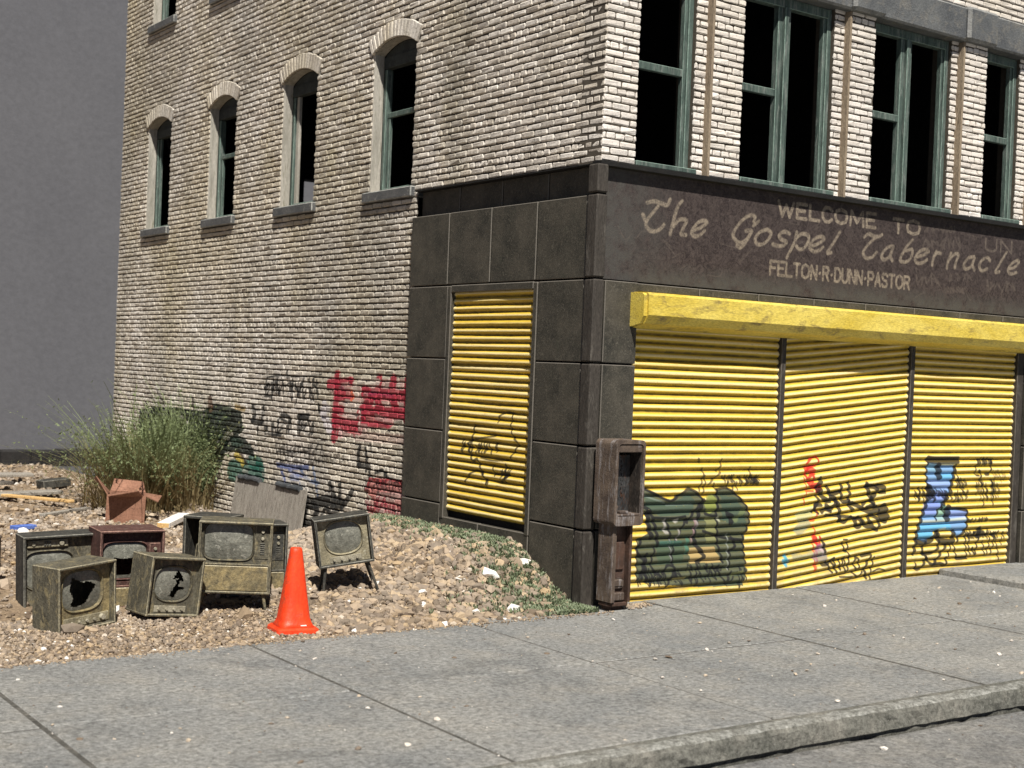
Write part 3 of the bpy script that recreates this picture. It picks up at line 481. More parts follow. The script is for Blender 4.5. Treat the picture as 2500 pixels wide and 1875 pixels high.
def slab(mb, x0, x1, y0, y1, z0, zt, tilt=0):
    V, F = many_boxes([((x0+x1)/2, (y0+y1)/2, (z0+zt)/2)], [((x1-x0)/2, (y1-y0)/2, (zt-z0)/2)], .016)
    V[:, 2] += tilt*(V[:, 0]-x0); mb.add(V, F)
for i in range(len(jx)-1):
    far = -.36 if jx[i+1] < 0 else -.34 if jx[i] < 0 else .02
    g_ = .007+random.random()*.004
    dz = random.uniform(-.004, .004)
    slab(b, jx[i]+g_, jx[i+1]-g_, -2.03+.004, far, -.3, dz); slab(b, jx[i]+g_, jx[i+1]-g_, -3.90, -2.03-.004, -.3, dz+random.uniform(-.003, .003))
slab(b, -1.51+.01, .04, -.335, -.12, -.3, -.006)
slab(b, .045, .71, -.335, .02, -.3, -.004)
slab(b, 5.312, 8.0, -2.02, .04, -.3, .072, -.004); slab(b, 8.02, 12, -2.02, .04, -.3, .05); slab(b, 5.312, 8.0, -3.9, -2.035, -.3, .03); slab(b, 8.02, 12, -3.9, -2.035, -.3, .02); slab(b, 12.02, 40, -3.9, .04, -.3, .02)
for x in jx[1:-1]: b.box(x-.022, x+.022, -3.89, -.36 if x < 0 else .0, -.3, -.0055+random.uniform(-.002, .002), .001, mi=1)
b.box(-40, 40, -2.045, -2.015, -.3, -.0082, .001, mi=1)
prop(b.build('sidewalk', [m_walk, m_grime]), kind='structure')
# kerb: a long rounded stone with a slightly uneven face
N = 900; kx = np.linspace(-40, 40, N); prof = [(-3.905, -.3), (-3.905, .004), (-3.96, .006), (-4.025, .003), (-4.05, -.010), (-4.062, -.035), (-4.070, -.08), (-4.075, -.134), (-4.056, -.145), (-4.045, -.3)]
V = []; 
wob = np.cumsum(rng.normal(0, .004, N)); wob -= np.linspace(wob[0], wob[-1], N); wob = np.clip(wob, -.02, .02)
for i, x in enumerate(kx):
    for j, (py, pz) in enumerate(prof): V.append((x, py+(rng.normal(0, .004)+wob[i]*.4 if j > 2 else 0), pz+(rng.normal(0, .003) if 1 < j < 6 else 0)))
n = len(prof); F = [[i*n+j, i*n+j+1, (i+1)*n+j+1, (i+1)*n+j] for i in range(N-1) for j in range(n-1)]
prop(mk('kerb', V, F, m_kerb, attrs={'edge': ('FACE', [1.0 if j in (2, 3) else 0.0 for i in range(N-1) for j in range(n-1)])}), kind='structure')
xs = np.linspace(-60, 60, 400); ys = np.concatenate([np.linspace(-60, -8, 40), np.linspace(-7.9, -4.096, 60)]); X, Y = np.meshgrid(xs, ys); Z = -.15+rng.normal(0, .003, X.shape)
Z = Z-np.where(Y > -4.12, .02, 0); V = np.stack([X, Y, Z], -1).reshape(-1, 3); nx = len(xs); I = (np.arange(len(ys)-1)[:, None]*nx+np.arange(nx-1)[None]).ravel()
prop(mk('road', V, np.stack([I, I+1, I+1+nx, I+nx], 1), m_road, smooth=True), kind='structure')
b = MB(); b.box(7.17, 90, .06, 90, -.8, -.012, .004); prop(b.build('yard', m_gnd), kind='structure')
b = MB(); b.box(-90, 90, -90, 90, -1.2, -.9, .01); prop(b.build('terrain', m_gnd), kind='structure')

# pebbles and specks
gr = (1+5**.5)/2; IC = np.array([(-1, gr, 0), (1, gr, 0), (-1, -gr, 0), (1, -gr, 0), (0, -1, gr), (0, 1, gr), (0, -1, -gr), (0, 1, -gr), (gr, 0, -1), (gr, 0, 1), (-gr, 0, -1), (-gr, 0, 1)])/math.hypot(1, gr)
IFc = np.array([(0, 11, 5), (0, 5, 1), (0, 1, 7), (0, 7, 10), (0, 10, 11), (1, 5, 9), (5, 11, 4), (11, 10, 2), (10, 7, 6), (7, 1, 8), (3, 9, 4), (3, 4, 2), (3, 2, 6), (3, 6, 8), (3, 8, 9), (4, 9, 5), (2, 4, 11), (6, 2, 10), (8, 6, 7), (9, 8, 1)])
def stones(P, S, sq=(.55, 1), seed=1, flat=.78):
    r = np.random.default_rng(seed); n = len(P); J = IC[None]*(1+r.normal(0, .20, (n, 12, 1)))
    J = J*np.stack([r.uniform(.8, 1.3, n), r.uniform(.6, 1, n), r.uniform(flat*.7, flat*1.2, n)], -1)[:, None, :]
    a = r.uniform(0, 6.283, n); t = r.normal(0, .5, n); ca, sa, ct, st = np.cos(a), np.sin(a), np.cos(t), np.sin(t)
    x, y, z = J[..., 0], J[..., 1], J[..., 2]; y2 = y*ct[:, None]-z*st[:, None]; z2 = y*st[:, None]+z*ct[:, None]
    x3 = x*ca[:, None]-y2*sa[:, None]; y3 = x*sa[:, None]+y2*ca[:, None]
    V = np.stack([x3, y3, z2], -1)*S[:, None, None]+P[:, None, :]
    F = (IFc[None]+(np.arange(n)*12)[:, None, None]).reshape(-1, 3)
    return V.reshape(-1, 3), F
def scatter(n, x0, x1, y0, y1, s0, s1, keep=None):
    x = rng.uniform(x0, x1, n); y = rng.uniform(y0, y1, n)
    if keep is not None: k = rng.random(n) < keep(x, y); x, y = x[k], y[k]
    s = s0*np.exp(rng.random(len(x))**2*math.log(s1/s0)); return x, y, s
px, py, ps = [], [], []
for a in (scatter(15000, -6.8, 0, -.42, 3.2, .012, .034, lambda x, y: .25+.75*sm(-2.9, -1.9, x)), scatter(8500, -2.7, 0, -.3, 5, .024, .060, None), scatter(14000, -6.8, -2.3, -.46, 1.4, .008, .022, None),
          scatter(9000, -6.6, 0, 3, 9, .015, .045, None), scatter(5000, -6, 2, 9, 18.5, .02, .06, lambda x, y: (x < 0)*1.), scatter(200, -5.8, 0, .6, 9, .04, .08, None), scatter(500, -1.6, 0, .2, 4.6, .035, .075, None)):
    px.append(a[0]); py.append(a[1]); ps.append(a[2])
px, py, ps = map(np.concatenate, (px, py, ps))
edge_y = -.38+.035*np.sin(px*3.1)+.03*np.sin(px*7.7+1)+.10*sm(-1.4, 0, px)
k = (py > edge_y) & (px < -.02); px, py, ps = px[k], py[k], ps[k]
pz = hz(px, py)+ps*rng.uniform(-.1, .45, len(px))+.006
V, F = stones(np.stack([px, py, pz], -1), ps)
rv = rng.random(len(px)); rv = np.where(ps > .045, np.clip(rv, .2, .9), rv*.97); rv[rng.random(len(px)) < .012] = 1.0
prop(mk('gravel', V, F, m_peb, attrs={'rnd': ('FACE', np.repeat(rv, 20))}), kind='stuff')
# bright and dark grit lying on sidewalk and road
n = 620; gx = rng.uniform(-6.5, 5.5, n); gy = rng.uniform(-6.2, -.35, n); gs = .006*np.exp(rng.random(n)**2.5*1.5); gz = np.where(gy > -3.95, .006, -.145); k = (gy > -3.92) | (gy < -4.13)
gx, gy, gs, gz = gx[k], gy[k], gs[k], gz[k]; V, F = stones(np.stack([gx, gy, gz], -1), gs, seed=5, flat=.5)
prop(mk('grit', V, F, m_peb, attrs={'rnd': ('FACE', np.repeat(np.where(rng.random(len(gx)) < .6, rng.uniform(.93, .995, len(gx)), .1), 20))}), kind='stuff')
# ragged soil and chips spilling on the slab edge and beside the phone stand
n = 900; gx = rng.uniform(-6.6, .05, n); gy = -.38-rng.exponential(.03, n); gs = rng.uniform(.004, .011, n); a = [gx, gy, gs]
n2 = 160; gx2 = rng.normal(.42, .10, n2); gy2 = rng.normal(-.22, .05, n2); gs2 = rng.uniform(.006, .02, n2)
gx = np.concatenate([gx, gx2]); gy = np.concatenate([gy, gy2]); gs = np.concatenate([gs, gs2]); V, F = stones(np.stack([gx, gy, np.full(len(gx), .006)], -1), gs, seed=6)
prop(mk('gravel_spill', V, F, m_peb, attrs={'rnd': ('FACE', np.repeat(rng.uniform(.1, .97, len(gx)), 20))}), kind='stuff')

# ------------------------------------------------------------------ building
bl = thing('brick_building', (0, 0, 0), 'cream painted brick corner building with a dark tiled storefront and graffitied yellow roller shutters', 'building')
CH = .0705; TOPZ = 9.4
sidew = [(10.89, 11.86), (8.40, 9.34), (5.90, 6.87), (3.46, 4.42)]      # openings along the side wall
Z0, ZS, RISE, RING = 4.25, 5.90, .12, .21
UPZ = 7.58
def arch(y, y0, y1, zs, rise, off=0):
    cy = (y0+y1)/2; hw = (y1-y0)/2; R = (hw*hw+rise*rise)/(2*rise); cz = zs+rise-R; rr = R+off; d = rr*rr-(y-cy)**2
    return cz+math.sqrt(d) if d > 0 else cz
def side_blocked(z, ring):
    out = []
    for (a, b_) in sidew:
        for z0, zs in ((Z0, ZS), (UPZ, UPZ+1.65)):
            off = RING if ring else 0
            if z0 < z < zs: out.append((a, b_))
            elif zs <= z < zs+RISE+off+.02:
                e = .07 if ring else 0; ys_ = [y for y in np.linspace(a-e, b_+e, 60) if arch(y, a, b_, zs, RISE, off) > z and (z > zs)]
                if ys_: out.append((min(ys_)-.005, max(ys_)+.005))
    if z < 4.17: out.append((-1, 3.32))
    return out
def cut(a, b_, blk):
    seg = [(a, b_)]
    for (c, d) in blk:
        s2 = []
        for (p, q) in seg:
            if d <= p or c >= q: s2.append((p, q)); continue
            if c > p: s2.append((p, c))
            if d < q: s2.append((d, q))
        seg = s2
    return seg
def bricks(u0, u1, z0, z1, blocked, ax, front, depth=.034, seed=3, bl_=.222, gap=.0068):
    r = random.Random(seed); C = []; H = []; z = z0; row = 0
    while z < z1-.02:
        hdr = row % 6 == 3; L = bl_/2 if hdr else bl_; u = u0-(L/2 if row % 2 else 0)-r.uniform(0, .01)
        blk = blocked(z+CH/2)
        while u < u1:
            for (p, q) in cut(max(u, u0), min(u+L, u1), blk):
                if q-p < .03: continue
                j = r.uniform(-.004, .004); hh = CH/2-gap+r.uniform(-.002, .001); cc = (front+depth/2+j, (p+q)/2, z+CH/2) if ax == 0 else ((p+q)/2, front+depth/2+j, z+CH/2)
                C.append(cc); H.append((depth/2, (q-p)/2-.0065, hh) if ax == 0 else ((q-p)/2-.005, depth/2, hh))
            u += L
        z += CH; row += 1
    return C, H
def wall_mesh(name, C, H, mat, backs=None):
    ch = np.full(len(C), .010); V, F = many_boxes(C, H, ch); V = V+rng.normal(0, .0026, V.shape)
    r_ = rng.random(len(C))*.8+rng.random(len(C))*.2; at_ = np.repeat(r_, 26); mi = [0]*len(F)
    if backs is not None:
        o = len(V); V = np.vstack([V, np.array(backs.V)]); F = F+[[k+o for k in f] for f in backs.F]; mi += [1]*len(backs.F); at_ = np.concatenate([at_, np.zeros(len(backs.F))])
    return mk(name, V, F, [mat, m_mortar], bl, mi, {'rnd': ('FACE', at_)})
# side wall: bricks over a mortar bed with real openings
def bed(ax, u0, u1, z0, z1, blocked, front, zlist):
    m = MB(); zz = sorted(set([z0, z1]+[z for z in zlist if z0 < z < z1]))
    for a, b_ in zip(zz[:-1], zz[1:]):
        for (p, q) in cut(u0, u1, blocked((a+b_)/2)):
            if ax == 0: m.add([(front, p, a), (front, q, a), (front, q, b_), (front, p, b_)], [[0, 3, 2, 1]])
            else: m.add([(p, front, a), (q, front, a), (q, front, b_), (p, front, b_)], [[0, 1, 2, 3]])
    return m
zl = [Z0, ZS, UPZ, UPZ+1.65, 4.17]+[ZS+i*.01 for i in range(14)]+[UPZ+1.65+i*.02 for i in range(8)]
Cb, Hb = bricks(.0, 13.1, -.12, TOPZ, lambda z: side_blocked(z, True), 0, 0, gap=.0080)
wall_mesh('side_wall', Cb, Hb, m_brick_s, bed(0, 0.012, 13.1, -.3, TOPZ, lambda z: side_blocked(z, False), .022, zl))
# front wall: piers proud of recessed panels
piers = [(0, .42), (1.37, 1.80), (3.38, 3.79), (5.34, 5.78), (6.72, 7.16)]
opens = [(.42, 1.22), (2.0+.0, 3.24), (4.02, 5.22), (6.05, 7.27), (8.1, 9.35)]
opens = [(.42, 1.20), (1.80, 3.20), (3.79, 5.20), (5.78, 6.52)]
REC = .07
def fb(z):
    o = []
    if 4.25 < z < 6.2: o += opens
    return o
Cb, Hb = [], []
for i, (a, b_) in enumerate(piers):
    q = bricks(a, b_, 4.19, 6.2, lambda z: [], 1, 0, .03, 20+i); Cb += q[0]; Hb += q[1]
q = bricks(0, 7.16, 6.6, TOPZ, lambda z: [], 1, 0, .03, 40); Cb += q[0]; Hb += q[1]
for i in range(len(opens)):      # strips of brick right of each opening, set back
    a, b_ = opens[i][1], piers[i+1][0]
    q = bricks(a, b_-.0, 4.19, 6.2, lambda z: [], 1, REC, .03, 60+i); Cb += q[0]; Hb += q[1]
bk = MB()
for (a, b_) in piers: bk.box(a+.004, b_-.004, .013, .35, 4.17, 6.6, .002)
for i in range(len(opens)): bk.box(opens[i][1]+.004, piers[i+1][0], REC+.013, .35, 4.17, 6.6, .002)
bk.box(0.012, 7.15, .013, .3, 6.6, TOPZ, .002)
wall_mesh('front_wall', Cb, Hb, m_brick_f, bk)
# smooth stone edge strips down the left flank of each pier
for (a, b_) in piers[1:]:
    m = MB(); m.box(a-.028, a+.003, -.012, REC+.02, 4.18, 6.2, .006); m.build('edge_strip', m_pil, bl)
# storefront cladding
TX, TY = -.05, -.03
tiles = []
gz = [-.1, .71, 1.50, 2.285, 3.08, 3.875]
def tile(m, ax, u0, u1, z0, z1, front, d=.06, g_=.009):
    if ax == 0: C_, H_ = (front+d/2, (u0+u1)/2, (z0+z1)/2), (d/2, (u1-u0)/2-g_, (z1-z0)/2-g_)
    else: C_, H_ = ((u0+u1)/2, front+d/2, (z0+z1)/2), ((u1-u0)/2-g_, d/2, (z1-z0)/2-g_)
    tiles.append((C_, H_))
DY0, DY1, DZ0, DZ1 = .94, 2.42, .62, 3.02
for i in range(4):
    tile(0, 0, 2.50, 3.32, gz[i], gz[i+1], TX); tile(0, 0, .12, .86, gz[i], gz[i+1], TX)
for a, b_ in ((2.52, 3.32), (1.71, 2.52), (.91, 1.71), (.12, .91)): tile(0, 0, a, b_, 3.08, 3.875, TX); tile(0, 0, a, b_, 3.875, 4.17, .075)
for a, b_ in ((.86, 1.75), (1.75, 2.50)): tile(0, 0, a, b_, -.1, .58, TX)
for i in range(4): tile(0, 1, .075, .50, gz[i], gz[i+1], TY)
for i in range(4): tile(0, 1, 6.78, 7.16, gz[i], gz[i+1], TY)
for i in range(8): tile(0, 1, .50+i*.83, .50+(i+1)*.83, 2.99, 3.075, .02, .05, .004)
C_ = [t[0] for t in tiles]; H_ = [t[1] for t in tiles]; V, F = many_boxes(C_, H_, .007)
ed = np.tile(np.array([0]*6+[1]*20, float), len(tiles)); bk = MB()
bk.box(.03, .3, .06, 3.315, -.1, 3.87, .002); bk.box(.12, .3, .06, 3.315, 3.85, 4.16, .002); bk.box(.03, .5, .03, .3, -.1, 3.04, .002); bk.box(6.75, 7.15, .03, .3, -.1, 3.08, .002)
o = len(V); V = np.vstack([V, np.array(bk.V)]); F = F+[[k+o for k in f] for f in bk.F]
mk('storefront_cladding', V, F, [m_tile, m_dark], bl, [0]*(len(tiles)*26)+[1]*len(bk.F), {'edge': ('FACE', np.concatenate([ed, np.zeros(len(bk.F))]))})
# corner post: stacked blocks
C_, H_ = [], []
for i in range(6):
    z0 = gz[i]; z1 = gz[i+1] if i < 5 else 4.16
    C_.append(((-.075+.055)/2, (-.055+.10)/2, (z0+z1)/2)); H_.append((.065, .0775, (z1-z0)/2-.008))
V, F = many_boxes(C_, H_, .014); mk('corner_post', V, F, m_post, bl, None, {'edge': ('FACE', np.zeros(len(F)))})
m = MB(); m.box(-.02, .06, -.02, .08, -.1, 4.15, .002); m.build('post_core', m_dark, bl)
# sign board
m = MB(); m.box(.065, 7.16, .045, .2, 3.085, 4.155, .004); m.build('sign_board', m_sign, bl)
m = MB(); m.box(-.03, 7.19, -.04, .1, 4.14, 4.188, .004); m.build('shadow_flashing', m_dark, bl)  # ledge made thick and near black to widen the shadow strip
m = MB(); m.box(-.02, .1, .0, 3.32, 4.16, 4.172, .003); m.build('side_flashing', m_dark, bl)
# side door frame and shutters
m = MB()
for y0, y1 in ((.86, .93), (2.43, 2.50)): m.box(TX-.006, .06, y0, y1, .55, 3.07, .008)
m.box(TX-.008, .06, .93, 2.43, 3.0, 3.075, .008); m.build('shutter_frame', m_tile, bl)
def shutter(name, ax, u0, u1, z0, z1, plane, mat, pitch=.0835, tilt=0, out=.036):
    nu = max(8, int((u1-u0)/.06)); us = np.linspace(u0, u1, nu); nz = int((z1-z0)/pitch*12); zs = np.linspace(z0, z1, nz)
    U, Zs = np.meshgrid(us, zs); ph = ((Zs+tilt*(U-(u0+u1)/2))/pitch) % 1.0
    prof = np.sin(np.pi*ph)**.8; row = np.floor((Zs+tilt*(U-(u0+u1)/2))/pitch).astype(int); rr_ = rng.normal(0, 1, 200); wv = .005*np.sin(U*5+Zs*3)+rng.normal(0, .0009, U.shape)+.0028*rr_[row % 200]+.003*np.sin(U*3.1+rr_[(row+7) % 200]*4)
    for _ in range(5):      # shallow dents
        du, dz_, dr = rng.uniform(u0, u1), rng.uniform(z0+.2, z0+1.7), rng.uniform(.06, .16); wv = wv+.014*np.exp(-((U-du)**2+(Zs-dz_)**2*1.5)/dr**2)
    endc = np.clip(1-np.minimum(U-u0, u1-U)/.05, 0, 1)
    D = plane-prof*out+wv; P = np.stack([D, U, Zs] if ax == 0 else [U, D, Zs], -1).reshape(-1, 3)
    I = (np.arange(nz-1)[:, None]*nu+np.arange(nu-1)[None]).ravel(); Fq = np.stack([I, I+1, I+1+nu, I+nu] if ax == 1 else [I, I+nu, I+1+nu, I+1], 1)
    # light put into the colour: upper slat halves paler, lower halves darker
    return mk(name, P, Fq, mat, bl, None, {'ridge_light': ('POINT', np.clip(prof.ravel()*(.75+.35*(ph.ravel() > .42))*(1+.05*rr_[row.ravel() % 200])+.5*endc.ravel()*prof.ravel(), 0, 1.25))}, smooth=True)
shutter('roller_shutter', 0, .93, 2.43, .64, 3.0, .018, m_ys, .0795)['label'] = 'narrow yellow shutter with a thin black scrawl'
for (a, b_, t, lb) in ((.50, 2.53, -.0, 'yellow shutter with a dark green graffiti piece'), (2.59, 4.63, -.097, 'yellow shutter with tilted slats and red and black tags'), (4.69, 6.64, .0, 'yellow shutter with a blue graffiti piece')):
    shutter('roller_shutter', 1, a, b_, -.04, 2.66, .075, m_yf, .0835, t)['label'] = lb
for a, b_ in ((2.525, 2.595), (4.625, 4.695), (6.635, 6.76)):
    m = MB(); m.box(a, b_, .005, .13, -.05, 2.66, .006); m.build('guide_post', m_post, bl)
m = MB(); P = [(.03, 2.985), (-.225, 2.975), (-.25, 2.95), (-.25, 2.76), (-.20, 2.68), (-.01, 2.635), (.03, 2.635)]
m.prism([(y, z) for y, z in P], .44, 6.98, 0); m.prism([(y*1.0, z) for y, z in [(.03, 2.98), (-.20, 2.968), (-.225, 2.945), (-.225, 2.75), (-.18, 2.68), (-.01, 2.645), (.03, 2.64)]], .40, .4399, 0)
m.build('shutter_housing', m_yh, bl)
# side windows
for wi, (a, b_) in enumerate(sidew):
    for lvl, (z0, zs) in enumerate(((Z0, ZS), (UPZ, UPZ+1.65))):
        if lvl == 1 and wi > 1: continue
        top = zs+RISE
        m = MB()           # window frame set back in the opening
        fd = (.15, .24)
        for y0, y1 in ((a, a+.06), (b_-.06, b_)): m.box(fd[0], fd[1], y0, y1, z0, zs-.165, .006)
        m.box(fd[0], fd[1], a+.075, b_-.075, z0, z0+.05, .006)
        hp = [(a, zs-.018)]+[(y, arch(y, a, b_, zs, RISE)-.002) for y in np.linspace(a, b_, 16)]+[(b_, zs-.018)]
        fr = m.build('window', m_green, bl); m = MB(); m.prism(hp, fd[0]+.01, fd[1]-.01, 0); m.box(fd[0]-.01, fd[1], a+.001, b_-.001, zs-.16, zs-.021, .006); m.build('header', m_header_shade, fr)
        s = MB(); mid = z0+.93
        if wi in (1, 3) or lvl == 1:
            s.box(.17, .22, a+.076, b_-.076, mid-.03, mid+.03, .005)
            s.box(.175, .215, b_-.13, b_-.076, z0+.05, mid-.03, .004); s.build('sash', m_green, fr)
        elif wi == 2: s.box(.175, .215, b_-.15, b_-.076, z0+.051, zs-.161, .004); s.build('sash', m_jamb, fr)
        else: s.box(.175, .215, b_-.12, b_-.076, z0+.051, zs-.161, .004); s.build('sash', m_green, fr)
        j = MB(); j.box(.014, .15, b_, b_+.06, z0-.02, zs+.01, .006); j.box(.014, .15, a-.06, a, z0-.02, zs+.01, .006)
        j.box(.012, .15, a, b_, z0-.05, z0, .004)
        # arch soffit
        ys_ = np.linspace(a, b_, 17)
        for p, q in zip(ys_[:-1], ys_[1:]):
            zp, zq = arch(p, a, b_, zs, RISE), arch(q, a, b_, zs, RISE); j.add([(.012, p, zp), (.15, p, zp), (.15, q, zq), (.012, q, zq)], [[0, 1, 2, 3]])
        j.build('reveal', m_jamb, fr)
        s = MB(); s.box(-.055, .15, a-.09, b_+.09, z0-.135, z0-.012, .012); s.build('sill', m_sill, fr)
        # arch of upright bricks
        hw = (b_-a)/2; cy = (a+b_)/2; R = (hw*hw+RISE*RISE)/(2*RISE); cz = zs+RISE-R; th = math.asin(min(1, (hw+.03)/R)); nb = 15; C = MB(); per = []
        for i in range(nb):
            t = -th+2*th*(i+.5)/nb; wv = R*2*th/nb/2-.0035; Mx = Matrix.Translation((0, cy, cz)) @ Matrix.Rotation(-t, 4, 'X')
            C.box(-.022+random.uniform(-.003, .003), .02, -wv, wv, R+.004, R+RING-random.uniform(.0, .012), .008, Mx); per += [random.random()]*26
        o = C.build('brick_arch', [m_brick_s, m_mortar], fr); a_ = o.data.attributes.new('rnd', 'FLOAT', 'FACE'); a_.data.foreach_set('value', np.array(per, np.float32))
# front windows
for wi, (a, b_) in enumerate(opens):
    y0, y1 = REC+.05, REC+.15; m = MB(); fw = .062
    m.box(b_-fw, b_, y0, y1, 4.25, 6.2, .006); m.box(a, a+fw, y0+.08, y1+.08, 4.25, 6.2, .006)
    m.box(a, b_, y0+.002, y1, 6.10, 6.2, .006); m.box(a, b_-.001, -.012, y1+.02, 4.192, 4.24, .006)
    m.box(b_-fw-.04, b_-fw, y0+.02, y1-.02, 4.24, 6.10, .004)
    fr = m.build('window', m_green, bl); s = MB()
    if wi in (0, 3): s.box(a+.01, b_-fw-.04, y0+.02, y1-.02, 5.16, 5.235, .005)
    else:
        mc = a+(b_-a)*(.50 if wi == 1 else .485)
        if wi < 3:
            s.box(mc-.095, mc-.03, y0+.015, y1-.01, 4.24, 6.10, .006); s.box(mc-.028, mc+.03, y0-.02, y1+.02, 4.24, 6.10, .006); s.box(mc+.032, mc+.085, y0+.01, y1-.01, 4.24, 6.10, .006); s.box(a+.01, mc-.096, y0+.02, y1-.02, 5.16, 5.235, .005)
        else: s.box(a+.02, b_-.1, y0+.02, y1-.02, 6.0, 6.095, .005)
    s.build('mullion', m_green, fr)
    m = MB(); m.box(a-.03, b_+.17, -.045, .3, 6.205, 6.59, .022); m.build('lintel', m_lintel, bl)
for (a, b_) in piers: m = MB(); m.box(a-.06, b_+.06 if a > 0 else b_+.03, -.10, .3, 6.20, 6.60, .035); m.build('lintel_block', m_lintel, bl)
# interior shell, roof, rear
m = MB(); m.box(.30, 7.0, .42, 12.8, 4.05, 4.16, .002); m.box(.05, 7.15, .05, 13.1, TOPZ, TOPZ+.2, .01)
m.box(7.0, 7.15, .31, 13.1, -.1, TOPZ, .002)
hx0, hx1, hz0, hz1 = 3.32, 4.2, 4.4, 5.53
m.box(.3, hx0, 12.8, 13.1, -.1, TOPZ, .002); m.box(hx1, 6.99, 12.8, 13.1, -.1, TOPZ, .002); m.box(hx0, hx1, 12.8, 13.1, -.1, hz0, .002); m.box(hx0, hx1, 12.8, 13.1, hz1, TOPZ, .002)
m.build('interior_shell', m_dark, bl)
m = MB(); m.box(.016, .30, 12.85, 13.1, -.1, TOPZ, .002); m.build('rear_wall', m_mortar, bl)

# ------------------------------------------------------------------ backdrop
vd = np.array([.29, .957]); pd = np.array([.957, -.29]); c_ = np.array([-.3, 19.25])
A_, B_ = c_-pd*26, c_+pd*30
m = MB(); m.add([(A_[0], A_[1], -1), (B_[0], B_[1], -1), (B_[0], B_[1], 22), (A_[0], A_[1], 22), (A_[0]+vd[0]*.1, A_[1]+vd[1]*.1, -1), (B_[0]+vd[0]*.1, B_[1]+vd[1]*.1, -1), (B_[0]+vd[0]*.1, B_[1]+vd[1]*.1, 22), (A_[0]+vd[0]*.1, A_[1]+vd[1]*.1, 22)],
      [[0, 1, 2, 3], [4, 7, 6, 5], [3, 2, 6, 7], [0, 4, 5, 1], [0, 3, 7, 4], [1, 5, 6, 2]])
prop(m.build('backdrop', m_back), 'tall plain grey board standing behind the rubble lot', 'backdrop', kind='structure')

# ------------------------------------------------------------------ plants
def blades(n, cx, cy, rad, h0, h1, wd, lean, seed, seg=5):
    r = random.Random(seed); V = []; F = []; H = []; Rn = []
    cl = [(r.uniform(0, 6.283), rad*math.sqrt(r.uniform(.02, .95)), r.uniform(.62, 1.12), r.uniform(-1.3, 1.3), r.uniform(.4, 1.7)) for _ in range(30)]
    for i in range(n):
        ca_, cd, chh, cla, cln = r.choice(cl); bx, by = cx+cd*math.cos(ca_)+r.gauss(0, .10), cy+cd*math.sin(ca_)*.75+r.gauss(0, .10); a = ca_; d = cd
        h = r.uniform(h0, h1)*(1-.22*(d/rad)**2)*chh; la = a+cla*.6+r.uniform(-.8, .8); lean_ = lean*cln; ln = lean_*r.uniform(.2, 1.3)*(d/rad+.25); w_ = wd*r.uniform(.6, 1.3); ca, sa = math.cos(la+1.57), math.sin(la+1.57); o = len(V); rn = r.random()
        z0 = float(hz(bx, by)); droop = r.uniform(0, .9) if r.random() < .45 else r.uniform(0, .2)
        for k in range(seg+1):
            t = k/seg; out = ln*h*t**1.7; zz = z0+h*(t-droop*max(0, t-.55)**1.5*1.6); ww = w_*(1-t*.75); x = bx+math.cos(la)*out+r.uniform(-.006, .006); y = by+math.sin(la)*out
            x = min(x, -.03)
            V += [(x-ca*ww, y-sa*ww, zz), (x+ca*ww, y+sa*ww, zz)]; H += [t*h/h1]*2; Rn += [rn]*2
            if k: F.append([o+2*k-2, o+2*k-1, o+2*k+1, o+2*k])
        # leaf tufts on the upper stalk
        if r.random() < .8:
            for q in range(r.randint(4, 9)):
                t = r.uniform(.45, 1); x = bx+math.cos(la)*ln*h*t**1.7+r.uniform(-.05, .05); y = by+math.sin(la)*ln*h*t**1.7+r.uniform(-.05, .05); zz = z0+h*(t-droop*max(0, t-.55)**1.5*1.6)+r.uniform(-.03, .03); x = min(x, -.04)
                s = r.uniform(.012, .034); u = Vector((r.gauss(0, 1), r.gauss(0, 1), r.gauss(0, 1))).normalized()*s; v = Vector((r.gauss(0, 1), r.gauss(0, 1), r.gauss(0, 1))).normalized()*s*.5; o = len(V); p = Vector((x, y, zz))
                V += [tuple(p-u), tuple(p+v), tuple(p+u), tuple(p-v)]; F.append([o, o+1, o+2, o+3]); H += [.75]*4; Rn += [r.random()]*4
    return V, F, H, Rn
V, F, H_, R_ = blades(1900, -.60, 9.35, .90, .9, 1.80, .009, .62, 3, 7); v2 = blades(500, -.66, 9.3, 1.0, .5, 2.0, .010, 1.0, 4, 7); v3 = blades(190, -.62, 9.2, 1.0, .7, 1.5, .017, 1.25, 9, 8); o = len(v2[0]); v2 = (v2[0]+v3[0], v2[1]+[[k+o for k in f] for f in v3[1]], v2[2]+[h*.55 for h in v3[2]], v2[3]+v3[3]); o = len(V)
V += v2[0]; F += [[k+o for k in f] for f in v2[1]]; H_ += v2[2]; R_ += v2[3]
prop(mk('wild_bush', V, F, m_blade, attrs={'hgt': ('POINT', H_), 'rnd': ('POINT', R_)}), 'tall wild clump of green and straw coloured weeds at the foot of the brick wall', 'plant')
